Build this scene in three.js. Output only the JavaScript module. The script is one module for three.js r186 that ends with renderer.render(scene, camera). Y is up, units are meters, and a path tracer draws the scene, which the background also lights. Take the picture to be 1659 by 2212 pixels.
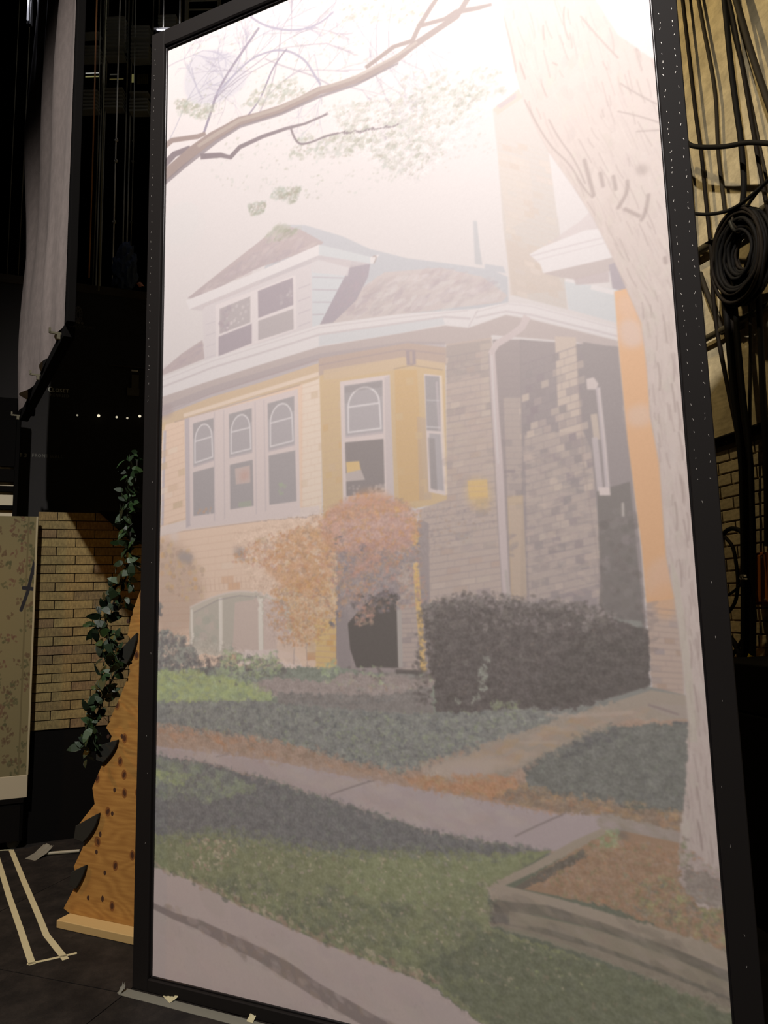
import * as THREE from 'three';
import { RoundedBoxGeometry } from 'three/addons/geometries/RoundedBoxGeometry.js';
import { mergeGeometries } from 'three/addons/utils/BufferGeometryUtils.js';
import { RectAreaLightUniformsLib } from 'three/addons/lights/RectAreaLightUniformsLib.js';
import { createNoise2D } from 'simplex-noise';

// ---------------------------------------------------------------- camera, light, exposure
RectAreaLightUniformsLib.init();
const scene = new THREE.Scene();
scene.background = new THREE.Color(0x000000);
const V = (x, y, z) => new THREE.Vector3(x, y, z);
const PRINT = { w: 2.272, h: 4.401, y0: 0.05 };           // the visible print, standing in the plane z = 0
const FOCAL = 1507.65, FRAME_W = 1659, FRAME_H = 2212;    // focal length in photo pixels
const camera = new THREE.PerspectiveCamera(72.527, FRAME_W / FRAME_H, 0.05, 60);
const AX = V(0.91474057, -0.02389672, -0.40333439), AY = V(0.07336741, 0.991478, 0.10765032), AZ = V(0.39732469, -0.12806372, 0.9086984);
camera.position.set(2.2530662, 1.5712391 + PRINT.y0, 2.53771758);
camera.quaternion.setFromRotationMatrix(new THREE.Matrix4().makeBasis(AX, AY, AZ));
const renderer = new THREE.WebGLRenderer({ antialias: true });
renderer.toneMapping = THREE.LinearToneMapping;
renderer.toneMappingExposure = 1.0;
renderer.shadowMap.enabled = true;
renderer.shadowMap.type = THREE.PCFSoftShadowMap;

function spot(name, color, power, at, to, angle, penumbra, radius) {
  const l = new THREE.SpotLight(color, power, 0, angle, penumbra, 2);
  l.name = name; l.position.copy(at); l.target.position.copy(to);
  l.castShadow = true; l.shadow.mapSize.set(2048, 2048); l.shadow.radius = radius; l.shadow.bias = -0.0004;
  scene.add(l, l.target);
  return l;
}
const WORK_LAMP = V(1.4, 7.5, 4.3), WARM_LAMP = V(-2.7, 2.5, 0.9), LOFT_LAMP = V(0.6, 7.2, -0.9);
spot('work_lamp_beam', 0xfff7f3, 194, WORK_LAMP, V(1.2, 1.2, -0.2), 0.7, 0.45, 4);
spot('side_lamp_beam', 0xffb45a, 6.4, WARM_LAMP, V(-1.5, 0.7, -1.0), 0.8, 0.7, 3);
spot('loft_lamp_beam', 0xffe4b0, 25, LOFT_LAMP, V(2.75, 4.3, -2.0), 0.6, 0.8, 3);

// a photo pixel gives a direction; what the thing touches gives the distance
const eye = camera.position;
const ray = (u, v) => V(0, 0, 0).addScaledVector(AX, (u - FRAME_W / 2) / FOCAL).addScaledVector(AY, -(v - FRAME_H / 2) / FOCAL).addScaledVector(AZ, -1);
const onPlane = (u, v, p, n) => { const r = ray(u, v); return eye.clone().addScaledVector(r, p.clone().sub(eye).dot(n) / r.dot(n)); };
const onFloor = (u, v, y = 0) => onPlane(u, v, V(0, y, 0), V(0, 1, 0));
const atDepth = (u, v, d) => eye.clone().addScaledVector(ray(u, v), d);

// ---------------------------------------------------------------- helpers
let seed = 7;
const rnd = () => { seed = (seed + 0x6d2b79f5) | 0; let t = Math.imul(seed ^ (seed >>> 15), 1 | seed); t = (t + Math.imul(t ^ (t >>> 7), 61 | t)) ^ t; return ((t ^ (t >>> 14)) >>> 0) / 4294967296; };
const rr = (a, b) => a + (b - a) * rnd();
const noise = createNoise2D(rnd);
const lerp = (a, b, t) => a + (b - a) * t;
const clamp = (x, a, b) => Math.min(b, Math.max(a, x));
const used = new Map();
const numbered = (name) => { const n = used.get(name) ?? 0; used.set(name, n + 1); return n ? name + '_' + String(n).padStart(3, '0') : name; };
function tag(o, label, category, group) { o.userData.label = label; o.userData.category = category; if (group) o.userData.group = group; return o; }
function mesh(name, geo, mat, parent = scene) {
  const m = new THREE.Mesh(geo, mat); m.name = parent === scene ? numbered(name) : name; m.castShadow = m.receiveShadow = true; parent.add(m); return m;
}
function thing(name, label, category, at = V(0, 0, 0), turn = 0, group) {
  const g = new THREE.Group(); g.name = numbered(name); g.position.copy(at); g.rotation.y = turn; scene.add(g); return tag(g, label, category, group);
}
function structure(o) { o.userData.kind = 'structure'; return o; }
function box(w, h, d, x = 0, y = 0, z = 0, r = 0) {
  const g = r > 0 ? new RoundedBoxGeometry(w, h, d, 2, r) : new THREE.BoxGeometry(w, h, d); g.translate(x, y, z); return g;
}
const join = (list) => mergeGeometries(list.map((g) => { const n = g.index ? g.toNonIndexed() : g; for (const k of Object.keys(n.attributes)) if (!['position', 'normal', 'uv'].includes(k)) n.deleteAttribute(k); return n; }));
function tube(points, r, seg = 0, sides = 8, closed = false) { return new THREE.TubeGeometry(new THREE.CatmullRomCurve3(points, closed, 'centripetal'), seg || points.length * 6, r, sides, closed); }
function matte(color, roughness = 0.9, shine = 0.25, more = {}) { return new THREE.MeshPhysicalMaterial({ color, roughness, specularIntensity: shine, ...more }); }
function std(color, roughness = 0.8, more = {}) { return new THREE.MeshStandardMaterial({ color, roughness, ...more }); }
function canvas(w, h) { const c = document.createElement('canvas'); c.width = w; c.height = h; return [c, c.getContext('2d')]; }
function texture(c, repeat) { const t = new THREE.CanvasTexture(c); t.colorSpace = THREE.SRGBColorSpace; t.magFilter = THREE.LinearFilter; t.anisotropy = 8; if (repeat) { t.wrapS = t.wrapT = THREE.RepeatWrapping; t.repeat.set(...repeat); } return t; }
const hex = (r, g, b) => `rgb(${r | 0},${g | 0},${b | 0})`;
function grainMap(w, h, base, vary, fine, coarse, sx = 1, sy = 1) {    // a colour map: base colour with fine and coarse grain
  const [c, x] = canvas(w, h), im = x.createImageData(w, h), d = im.data;
  for (let j = 0; j < h; j++) for (let i = 0; i < w; i++) {
    const n = fine * (rnd() - 0.5) + coarse * (noise(i * 0.02 * sx, j * 0.02 * sy) + 0.5 * noise(i * 0.07 * sx + 9, j * 0.07 * sy)), k = (j * w + i) * 4;
    for (let q = 0; q < 3; q++) d[k + q] = clamp(base[q] + vary[q] * n, 0, 255);
    d[k + 3] = 255;
  }
  x.putImageData(im, 0, 0); return c;
}
// ---------------------------------------------------------------- the stage house
const stageBlack = matte(0x0c0b0a, 0.95, 0.15);
const floorMap = texture(grainMap(512, 512, [28, 25, 22], [9, 8, 7], 1.0, 1.0), [1 / 2.4, 1 / 2.4]);
const floorMat = matte(0xffffff, 0.7, 0.5, { map: floorMap });
const seamMat = std(0x0a0908, 0.9);
const ROOM = { x0: -9.6, x1: 5.5, z0: -8.8, z1: 7, top: 13 };
{
  const g = box(ROOM.x1 - ROOM.x0 + 0.4, 0.3, ROOM.z1 - ROOM.z0 + 0.4, (ROOM.x0 + ROOM.x1) / 2, -0.1575, (ROOM.z0 + ROOM.z1) / 2);
  const f = structure(mesh('floor', g, seamMat));
  // black-painted hardboard sheets, butted with narrow open joints; the joints run to the photographed corner by the frame
  const corner = onFloor(271, 2146), ax = V(-1, 0, 0.08).normalize(), az = V(-ax.z, 0, ax.x);
  const sheet = box(1.2145, 0.0075, 2.4345), uv = sheet.attributes.uv, pos = sheet.attributes.position;
  for (let i = 0; i < uv.count; i++) uv.setXY(i, pos.getX(i), pos.getZ(i));
  for (let i = -4; i < 5; i++) for (let j = -2; j < 3; j++) {
    const s = mesh('floor_sheet', sheet, floorMat, f), c = corner.clone().addScaledVector(ax, (i + 0.5) * 1.22).addScaledVector(az, -(j + 0.5) * 2.44);
    s.position.set(c.x, -0.00375, c.z); s.rotation.y = Math.atan2(-ax.z, ax.x);
  }
}
structure(mesh('ceiling', box(16, 0.3, 17, -2, ROOM.top + 0.15, -0.9), stageBlack));
structure(mesh('wall_left', box(0.3, ROOM.top, 16.4, ROOM.x0 - 0.15, ROOM.top / 2, -0.9), stageBlack));
structure(mesh('wall_front', box(15.6, ROOM.top, 0.3, -2, ROOM.top / 2, ROOM.z1 + 0.15), stageBlack));
structure(mesh('wall_back', box(8.6, ROOM.top, 0.3, -5.5, ROOM.top / 2, ROOM.z0 - 0.15), stageBlack));
structure(mesh('wall_stage_right', box(0.3, ROOM.top, 6.2, ROOM.x1 + 0.15, ROOM.top / 2, 4.1), stageBlack));

// the painted masonry wall behind the cables
const WALL_N = V(-0.8, 0, 0.6), WALL_D = V(0.6, 0, 0.8), WALL_P = V(2.62, 0, -2.14);     // D points towards the camera side
const onWall = (u, v, off = 0) => onPlane(u, v, WALL_P.clone().addScaledVector(WALL_N, off), WALL_N);
// printing inks of the cloth, sRGB 0-255
const INK_RGB = {
  sky: [219, 215, 215], skyCool: [192, 192, 204], branch: [140, 124, 118], branchDark: [116, 104, 110], branchLight: [165, 152, 142], twig: [152, 148, 170],
  twigDark: [134, 126, 146], leafPale: [170, 176, 166], leafOlive: [146, 150, 128], leafGreen: [172, 184, 174], roof: [187, 173, 175], roofDark: [174, 161, 168],
  roofMoss: [182, 184, 171], roofCool: [192, 195, 201], roofLight: [204, 194, 192], roofShadow: [167, 159, 168], fascia: [227, 224, 225], fasciaCool: [206, 211, 214],
  fasciaShade: [202, 193, 196], soffit: [190, 178, 176], soffitDark: [170, 160, 164], siding: [216, 210, 212], sidingCool: [208, 213, 218], sidingLine: [185, 179, 187],
  winDark: [166, 156, 164], winMid: [181, 174, 176], winFrame: [226, 218, 220], wallGold: [216, 188, 146], wallGoldDeep: [216, 181, 128], wallPink: [240, 212, 188],
  wallPale: [240, 224, 204], wallTop: [214, 190, 158], mortar: [208, 174, 150], frieze: [192, 171, 158], friezeDark: [168, 152, 154], wallGrey: [196, 180, 171],
  wallGreyDark: [164, 153, 153], wallGreyLight: [207, 191, 178], courseDark: [150, 140, 144], shadeWall: [152, 144, 144], shadeDeep: [112, 107, 103], chimney: [217, 203, 192],
  chimneyPale: [206, 198, 192], chimneyDark: [206, 190, 176], sill: [232, 217, 210], mullion: [226, 212, 209], mullionShade: [198, 188, 192], glass: [168, 163, 166],
  glassUp: [180, 176, 179], lead: [228, 225, 227], glassDeep: [140, 134, 133], lampShade: [226, 194, 132], lampRim: [194, 183, 180], plant: [169, 185, 155],
  mapleOrange: [216, 158, 112], mapleRed: [206, 156, 138], mapleGold: [222, 174, 106], mapleDull: [178, 152, 132], mapleDark: [142, 132, 138], wallAmber: [232, 198, 132],
  amberBright: [238, 200, 116], amberStrip: [234, 196, 124], baseGlass: [196, 190, 176], baseGlassPink: [220, 196, 187], archTrim: [208, 200, 184], archPost: [238, 232, 220],
  doorDark: [88, 83, 80], bush: [96, 90, 87], bushLow: [84, 79, 75], bushLight: [133, 127, 121], shrub: [136, 135, 131], shrubDark: [106, 105, 107],
  shrubLight: [164, 171, 160], fern: [180, 202, 152], lime: [184, 198, 128], limeDark: [158, 173, 130], stone: [172, 160, 154], stoneShade: [142, 137, 133],
  ivy: [142, 145, 139], ivyDark: [108, 114, 115], ivyLight: [168, 176, 161], leafWalk: [183, 156, 136], sidewalk: [192, 177, 178], sidewalkWarm: [187, 170, 165],
  joint: [143, 131, 128], grassDark: [120, 121, 121], grassMid: [140, 150, 136], lawn: [140, 147, 108], lawnLight: [152, 165, 116], lawnDeep: [110, 118, 100],
  lawnDark: [98, 106, 90], leafFleck: [212, 199, 168], leafBrown: [166, 142, 119], road: [205, 190, 185], roadPale: [210, 198, 187], tar: [138, 126, 122],
  walk: [173, 161, 146], walkPale: [195, 178, 163], leafRust: [202, 146, 106], leafAmber: [194, 161, 116], lawnShade: [120, 123, 117], lawnShadeDark: [98, 100, 99],
  dirt: [153, 134, 114], curb: [175, 164, 152], bed: [172, 140, 111], bedGreen: [134, 146, 100], bedRose: [188, 148, 128], timber: [177, 164, 145],
  timberDark: [114, 107, 94], timberLight: [156, 146, 126], trunk: [208, 194, 186], trunkPale: [218, 206, 198], trunkDark: [186, 170, 163], trunkGreen: [200, 196, 178],
  crease: [150, 132, 126], creaseDark: [120, 98, 94], porch: [230, 178, 128], porchPink: [224, 196, 179], porchDull: [194, 174, 160], porchLine: [148, 134, 129],
  spout: [208, 195, 194], spoutLow: [186, 180, 174], flue: [190, 192, 196],
};
const HAZE = 0.2, HAZE_TONE = [208, 196, 192];    // pale haze of lamplight mixed into the colour of every ink
const INK = {};
for (const k in INK_RGB) INK[k] = 'rgb(' + INK_RGB[k].map((c, i) => Math.round(lerp(c, HAZE_TONE[i], HAZE))).join(',') + ')';
// ---------------------------------------------------------------- the printed photograph: flat ink on cloth, traced in photo pixels and laid out on the sheet
function paintPrint() {
  const CW = 1058, CH = 2048, [cv, x] = canvas(CW, CH);
  const origin = V(0, 0, 0), face = V(0, 0, 1);
  const at = (u, v) => { const p = onPlane(u, v, origin, face); return [p.x / PRINT.w * CW, (1 - (p.y - PRINT.y0) / PRINT.h) * CH]; };
  const unit = (u, v) => { const a = at(u, v), b = at(u, v + 10); return Math.hypot(b[0] - a[0], b[1] - a[1]) / 10; };
  const path = (pts, close, soft) => {
    const q = pts.map((p) => at(...p)), n = q.length; x.beginPath();
    if (!soft) { q.forEach((p, i) => (i ? x.lineTo(...p) : x.moveTo(...p))); if (close) x.closePath(); return; }
    const mid = (a, b) => [(a[0] + b[0]) / 2, (a[1] + b[1]) / 2];
    if (close) { x.moveTo(...mid(q[n - 1], q[0])); for (let i = 0; i < n; i++) x.quadraticCurveTo(...q[i], ...mid(q[i], q[(i + 1) % n])); x.closePath(); }
    else { x.moveTo(...q[0]); for (let i = 1; i < n - 1; i++) x.quadraticCurveTo(...q[i], ...(i === n - 2 ? q[n - 1] : mid(q[i], q[i + 1]))); if (n === 2) x.lineTo(...q[1]); }
  };
  const fill = (ink, pts, a = 1) => { path(pts, true); x.globalAlpha = a; x.fillStyle = INK[ink]; x.fill(); x.globalAlpha = 1; };
  const blob = (ink, pts, a = 1, soft = 5) => { path(pts, true, true); x.filter = `blur(${soft}px)`; x.globalAlpha = a; x.fillStyle = INK[ink]; x.fill(); x.globalAlpha = 1; x.filter = 'none'; };
  const fringe = (pts, n, inks, r0, r1, spread, a = 0.6) => { for (let i = 0; i < n; i++) { const k = rnd() * (pts.length - 1), j = Math.min(pts.length - 2, k | 0), t = k - j, u = lerp(pts[j][0], pts[j + 1][0], t) + rr(-1, 1) * spread, v = lerp(pts[j][1], pts[j + 1][1], t) + (rnd() + rnd() - 1) * spread; leaves([[u - 3, v - 3], [u + 3, v - 3], [u + 3, v + 3], [u - 3, v + 3]], 1, inks, r0, r1, a); } };
  const line = (ink, w, pts, a = 1) => { path(pts, false, true); x.globalAlpha = a; x.lineCap = x.lineJoin = 'round'; x.lineWidth = w * unit(...pts[0]); x.strokeStyle = INK[ink]; x.stroke(); x.globalAlpha = 1; };
  const seg = (ink, w, pts, a = 1) => { path(pts, false); x.globalAlpha = a; x.lineCap = 'butt'; x.lineJoin = 'miter'; x.lineWidth = w * unit(...pts[0]); x.strokeStyle = INK[ink]; x.stroke(); x.globalAlpha = 1; };
  const limb = (ink, pts, a = 1) => { // [u, v, width] with taper
    const l = [], r = [];
    pts.forEach(([u, v, w], i) => { const p = pts[Math.max(0, i - 1)], q = pts[Math.min(pts.length - 1, i + 1)], dx = q[0] - p[0], dy = q[1] - p[1], d = Math.hypot(dx, dy) || 1; l.push([u - dy / d * w / 2, v + dx / d * w / 2]); r.unshift([u + dy / d * w / 2, v - dx / d * w / 2]); });
    fill(ink, [...l, ...r], a);
  };
  const inside = (pts, u, v) => { let c = false; for (let i = 0, j = pts.length - 1; i < pts.length; j = i++) { const [a, b] = pts[i], [d, e] = pts[j]; if ((b > v) !== (e > v) && u < (d - a) * (v - b) / (e - b) + a) c = !c; } return c; };
  const dots = (pts, n, inks, r0, r1, a = 0.7, stretch = 1, turn = 0) => {
    const us = pts.map((p) => p[0]), vs = pts.map((p) => p[1]), u0 = Math.min(...us), u1 = Math.max(...us), v0 = Math.min(...vs), v1 = Math.max(...vs);
    for (let i = 0, tries = 0; i < n && tries < n * 12; tries++) {
      const u = rr(u0, u1), v = rr(v0, v1); if (!inside(pts, u, v)) continue; i++;
      const p = at(u, v), r = rr(r0, r1) * unit(u, v); x.globalAlpha = a * rr(0.5, 1); x.fillStyle = INK[inks[(rnd() * inks.length) | 0]];
      x.beginPath(); x.ellipse(p[0], p[1], r * stretch, r, turn + rr(-0.5, 0.5), 0, 7); x.fill();
    }
    x.globalAlpha = 1;
  };
  const leaves = (pts, n, inks, r0, r1, a = 0.7) => { // ragged clumps of small pointed leaves
    const us = pts.map((p) => p[0]), vs = pts.map((p) => p[1]), u0 = Math.min(...us), u1 = Math.max(...us), v0 = Math.min(...vs), v1 = Math.max(...vs);
    for (let i = 0, tries = 0; i < n && tries < n * 12; tries++) {
      const u = rr(u0, u1), v = rr(v0, v1); if (!inside(pts, u, v)) continue; i++;
      x.globalAlpha = a * rr(0.5, 1); x.fillStyle = INK[inks[(rnd() * inks.length) | 0]];
      const p = at(u, v), k = unit(u, v); x.beginPath();
      const m = 3 + (rnd() * 4 | 0); for (let q = 0; q < m; q++) { const t = q / m * 6.28 + rr(-0.5, 0.5), r = rr(r0, r1) * k; x[q ? 'lineTo' : 'moveTo'](p[0] + Math.cos(t) * r, p[1] + Math.sin(t) * r * 0.8); }
      x.fill();
    }
    x.globalAlpha = 1;
  };
  const within = (pts, f) => { x.save(); path(pts, true); x.clip(); f(); x.restore(); };
  // brick courses between a left and a right edge, n rows, with a share of off-tone bricks
  const courses = (pts, [lt, lb, rt, rb], n, ink, w, a, odd = [], share = 0, per = 6) => within(pts, () => {
    for (let i = 0; i <= n; i++) {
      const t = i / n, L = [lerp(lt[0], lb[0], t), lerp(lt[1], lb[1], t)], R = [lerp(rt[0], rb[0], t), lerp(rt[1], rb[1], t)], t2 = (i + 1) / n;
      const L2 = [lerp(lt[0], lb[0], t2), lerp(lt[1], lb[1], t2)], R2 = [lerp(rt[0], rb[0], t2), lerp(rt[1], rb[1], t2)];
      const mix = (A, B, s) => [lerp(A[0], B[0], s), lerp(A[1], B[1], s)];
      for (let k = 0; k < per; k++) if (rnd() < share) { const s0 = (k + (i % 2) * 0.5) / per, s1 = s0 + 0.92 / per; fill(odd[(rnd() * odd.length) | 0], [mix(L, R, s0), mix(L, R, s1), mix(L2, R2, s1), mix(L2, R2, s0)], rr(0.3, 0.9)); }
      seg(ink, w, [L, mix(L, R, 0.5), R], a * rr(0.6, 1));
      for (let k = 0; k < per; k++) if (rnd() < 0.45) { const s = (k + (i % 2) * 0.5) / per; seg(ink, w * 0.8, [mix(L, R, s), mix(L2, R2, s)], a * 0.6); }
    }
  });
  const twigs = (u, v, ang, len, w, depth, ink) => {
    if (depth < 0 || len < 5) return;
    const pts = [[u, v]]; let a = ang; for (let i = 0; i < 4; i++) { a += rr(-0.22, 0.22); u += Math.cos(a) * len / 4; v += Math.sin(a) * len / 4; pts.push([u, v]); }
    line(ink, w * 0.8, pts, 0.55);
    const n = 2 + (rnd() * 2.6 | 0); for (let i = 0; i < n; i++) { const p = pts[1 + (rnd() * 4 | 0)]; twigs(p[0], p[1], a + rr(-0.95, 0.95), len * rr(0.45, 0.75), w * 0.68, depth - 1, ink); }
  };

  // ---- sky and the overhanging tree
  x.fillStyle = INK.sky; x.fillRect(0, 0, CW, CH);
  dots([[350, 100], [640, -20], [1100, -330], [1080, 420], [350, 520]], 40, ['skyCool', 'sky', 'sky'], 20, 60, 0.06);
  // a big pale lens-shaped patch of cloud behind the twigs
  blob('skyCool', [[400, 170], [415, 120], [470, 105], [530, 130], [540, 185], [490, 220], [430, 235], [402, 210]], 0.7, 3);
  for (const [u, v, a, l, w, d] of [[470, 215, -1.05, 130, 4.5, 3], [470, 215, -0.85, 160, 4, 3], [560, 250, -1.15, 190, 4, 3], [575, 130, 0.5, 150, 3.5, 3], [640, 75, -0.6, 110, 3, 3], [630, 75, -1.3, 90, 3, 3], [700, 110, -0.9, 120, 2.5, 3],
    [760, 40, 0.8, 150, 2.5, 3], [820, 20, 1.9, 150, 2.5, 3], [360, 150, -0.6, 90, 3, 3], [360, 320, -0.9, 150, 3, 3], [440, 215, -1.9, 70, 4, 2], [520, 110, -0.8, 120, 3, 3], [680, 120, 1.2, 110, 3, 3], [600, 130, 2.6, 120, 3, 3],
    [860, -30, 1.7, 140, 2.5, 3], [950, -60, 1.6, 150, 2.5, 3], [1000, -120, 1.4, 150, 2.5, 3]]) twigs(u, v, a, l, w, d + 1, rnd() < 0.5 ? 'twig' : 'twigDark');
  line('twigDark', 6, [[443, 290], [460, 240], [470, 205], [500, 150], [560, 65]]); line('twig', 4, [[470, 205], [520, 150], [560, 120], [615, 108], [660, 130], [680, 165], [693, 185]]);
  line('twigDark', 4, [[620, 110], [595, 140], [575, 190], [560, 225], [535, 255]]); line('twig', 4, [[540, 35], [560, 55], [625, 72], [690, 60], [720, 30]]);
  const canopy = [[[560, 190], [640, 170], [660, 205], [600, 225], [520, 235]], [[720, 230], [860, 215], [960, 170], [1050, 190], [1010, 250], [940, 290], [960, 330], [890, 380], [840, 375], [790, 330], [740, 300]], [[730, 20], [900, -20], [960, -60], [900, 60], [840, 50], [740, 60]],
    [[860, 160], [1080, 150], [1090, 210], [960, 240], [870, 230]], [[590, 410], [650, 405], [640, 440], [590, 430]], [[540, 445], [575, 438], [570, 460], [545, 465]], [[380, 215], [470, 230], [450, 260], [390, 250]], [[650, 290], [780, 300], [760, 340], [620, 350]], [[950, -150], [1080, -200], [1090, -20], [980, 20]]];
  canopy.forEach((c, i) => { leaves(c, i === 1 ? 520 : 120, ['leafPale', 'leafOlive', 'leafGreen', 'leafOlive'], 3, 10, 0.42); leaves(c, i === 1 ? 420 : 90, ['leafOlive', 'sky', 'branchLight', 'sky'], 1.5, 5, 0.6); });
  leaves([[500, 240], [1000, 180], [1080, 330], [900, 400], [620, 450], [450, 400]], 420, ['leafGreen', 'leafPale', 'leafOlive'], 1.5, 6, 0.36);
  leaves([[380, 60], [640, 20], [780, -60], [800, 160], [640, 220], [420, 250]], 420, ['leafPale', 'skyCool', 'leafOlive'], 1.2, 5.5, 0.4);
  limb('branchDark', [[345, 372, 14], [380, 335, 13], [412, 322, 11], [420, 328, 9]]); limb('branch', [[345, 330, 12], [375, 305, 11], [430, 297, 10], [447, 290, 8]]);
  limb('branchDark', [[436, 340, 13], [480, 337, 11], [500, 342, 10], [520, 320, 9], [570, 297, 8], [620, 280, 7], [660, 270, 5], [710, 248, 4]]); line('branchDark', 4, [[630, 280], [640, 315], [670, 312], [720, 290], [800, 285], [860, 272]]);
  limb('branch', [[335, 402, 22], [372, 370, 22], [420, 328, 23], [462, 297, 21], [490, 282, 20], [520, 264, 19], [560, 254, 18], [610, 238, 18], [650, 220, 17], [690, 199, 17], [720, 192, 16], [760, 178, 16], [790, 170, 15], [820, 152, 15], [860, 128, 15], [890, 104, 14], [940, 70, 13], [985, 40, 12], [1010, 0, 11], [1050, -50, 10]]);
  limb('branchLight', [[430, 318, 7], [470, 292, 8], [520, 262, 8], [600, 238, 7], [690, 196, 7], [760, 174, 7], [850, 128, 6], [900, 95, 6]], 0.8);
  limb('branchDark', [[345, 410, 7], [400, 362, 8], [470, 308, 7], [520, 276, 6], [610, 248, 6], [690, 212, 6], [770, 186, 5], [860, 140, 4]], 0.8);
  limb('branch', [[790, 150, 8], [850, 105, 9], [890, 92, 10], [905, 60, 10], [930, 20, 9], [950, -10, 8]]); limb('branch', [[900, 62, 9], [960, 45, 9], [985, 30, 12], [1030, 22, 10], [1060, 14, 6]]);

  // ---- far roof pieces, chimney, flue
  fill('chimneyPale', [[1062, 240], [1135, 200], [1185, 330], [1205, 500], [1222, 670], [1105, 640], [1085, 500], [1072, 330]]);
  fill('chimney', [[1072, 330], [1140, 350], [1150, 470], [1092, 500]], 0.5); fill('chimneyDark', [[1090, 520], [1180, 540], [1215, 630], [1100, 640]], 0.55); fill('chimneyPale', [[1135, 245], [1180, 320], [1200, 490], [1160, 500], [1145, 330]], 0.8);
  courses([[1068, 300], [1180, 300], [1222, 665], [1105, 640]], [[1070, 300], [1106, 660], [1182, 330], [1222, 700]], 30, 'chimneyDark', 1.4, 0.5, ['chimney', 'chimneyPale', 'chimneyDark'], 0.3, 5);
  fill('chimneyDark', [[1062, 240], [1118, 196], [1126, 215], [1072, 252]]); fill('roof', [[1070, 232], [1112, 205], [1112, 216], [1078, 238]]);
  fill('flue', [[1020, 480], [1028, 480], [1034, 535], [1040, 575], [1024, 572], [1022, 530]]); fill('roofCool', [[1045, 572], [1085, 578], [1090, 592], [1045, 585]]);
  // main roof
  fill('roofCool', [[605, 487], [660, 488], [740, 512], [800, 540], [880, 560], [960, 570], [1060, 585], [1094, 600], [1096, 660], [1030, 668], [690, 705], [560, 620]]);
  fill('roof', [[408, 645], [470, 595], [560, 525], [605, 487], [650, 497], [700, 525], [690, 535], [560, 580], [430, 645]]); fill('roofDark', [[408, 645], [480, 590], [560, 545], [640, 540], [560, 580], [420, 650]], 0.35);
  dots([[560, 525], [605, 487], [650, 495], [640, 510], [580, 525]], 70, ['roofMoss', 'roofMoss', 'leafOlive'], 2, 7, 0.5, 1.6, -0.5);
  dots([[430, 640], [600, 500], [690, 530]], 180, ['roofLight', 'roofDark', 'roof'], 1.5, 5, 0.35, 3, -0.42);
  fill('roof', [[340, 812], [395, 765], [440, 735], [445, 775], [345, 815]]); dots([[345, 805], [440, 740], [440, 775]], 60, ['roofDark', 'roof'], 1.5, 4, 0.4, 3, -0.3);
  fill('roofLight', [[760, 640], [830, 590], [950, 580], [1040, 600], [1094, 640], [1080, 655], [960, 668], [690, 703]], 0.9);
  dots([[700, 690], [800, 610], [950, 585], [1080, 620], [1080, 650], [960, 668]], 300, ['roof', 'roofLight', 'roofDark', 'sky'], 2, 7, 0.35, 3, -0.35);
  fill('roofShadow', [[692, 702], [755, 575], [800, 572], [795, 600], [770, 650], [720, 698]]); dots([[700, 698], [755, 580], [795, 580], [760, 660]], 60, ['roofDark', 'winDark'], 2, 6, 0.35);
  // dormer
  fill('siding', [[440, 660], [680, 568], [680, 715], [445, 790]]); fill('sidingCool', [[674, 560], [760, 565], [755, 580], [692, 702], [676, 712]]); fill('siding', [[674, 565], [760, 560], [752, 598], [676, 590]], 0.8);
  for (let i = 0; i < 4; i++) { const v = 600 + i * 27; seg('sidingLine', 2, [[676, v], [746 - i * 15, v + 2 - i]]); seg('sidingLine', 2, [[646, v + 25], [672, v + 15]], 0.7); seg('sidingLine', 1.6, [[447, 702 + i * 24], [468, 695 + i * 24]], 0.5); }
  fill('winFrame', [[468, 660], [640, 595], [642, 712], [470, 775]]); fill('winMid', [[477, 668], [543, 641], [543, 697], [477, 722]]); fill('winDark', [[475, 728], [546, 700], [546, 742], [475, 770]]); fill('winDark', [[559, 630], [634, 601], [635, 660], [560, 688]]); fill('winMid', [[560, 694], [635, 668], [636, 712], [560, 736]]);
  dots([[477, 668], [500, 660], [495, 715], [477, 720]], 40, ['winDark', 'roofDark'], 2, 6, 0.6); dots([[500, 665], [543, 645], [543, 690], [480, 715]], 14, ['winFrame', 'siding'], 1.5, 4, 0.5); dots([[600, 620], [634, 610], [634, 650], [600, 665]], 12, ['winMid', 'siding'], 2, 6, 0.4); fill('winMid', [[605, 690], [625, 682], [625, 715], [605, 720]], 0.5);
  fill('fascia', [[405, 650], [430, 640], [560, 588], [690, 530], [800, 557], [820, 551], [806, 572], [690, 553], [560, 607], [412, 670]]); fill('fasciaCool', [[690, 530], [800, 557], [800, 571], [690, 553]]); fill('fasciaShade', [[412, 669], [560, 607], [690, 553], [800, 571], [755, 580], [690, 563], [445, 664], [440, 672]], 0.75); line('crease', 3, [[806, 556], [818, 551], [808, 570]], 0.6);
  // main eaves, left run
  fill('fascia', [[340, 822], [460, 774], [560, 744], [690, 703], [860, 680], [1030, 668], [1094, 655], [1145, 660], [1330, 708], [1332, 735], [1145, 688], [1090, 680], [1010, 708], [960, 703], [860, 722], [690, 750], [560, 790], [460, 822], [340, 862]]);
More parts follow.
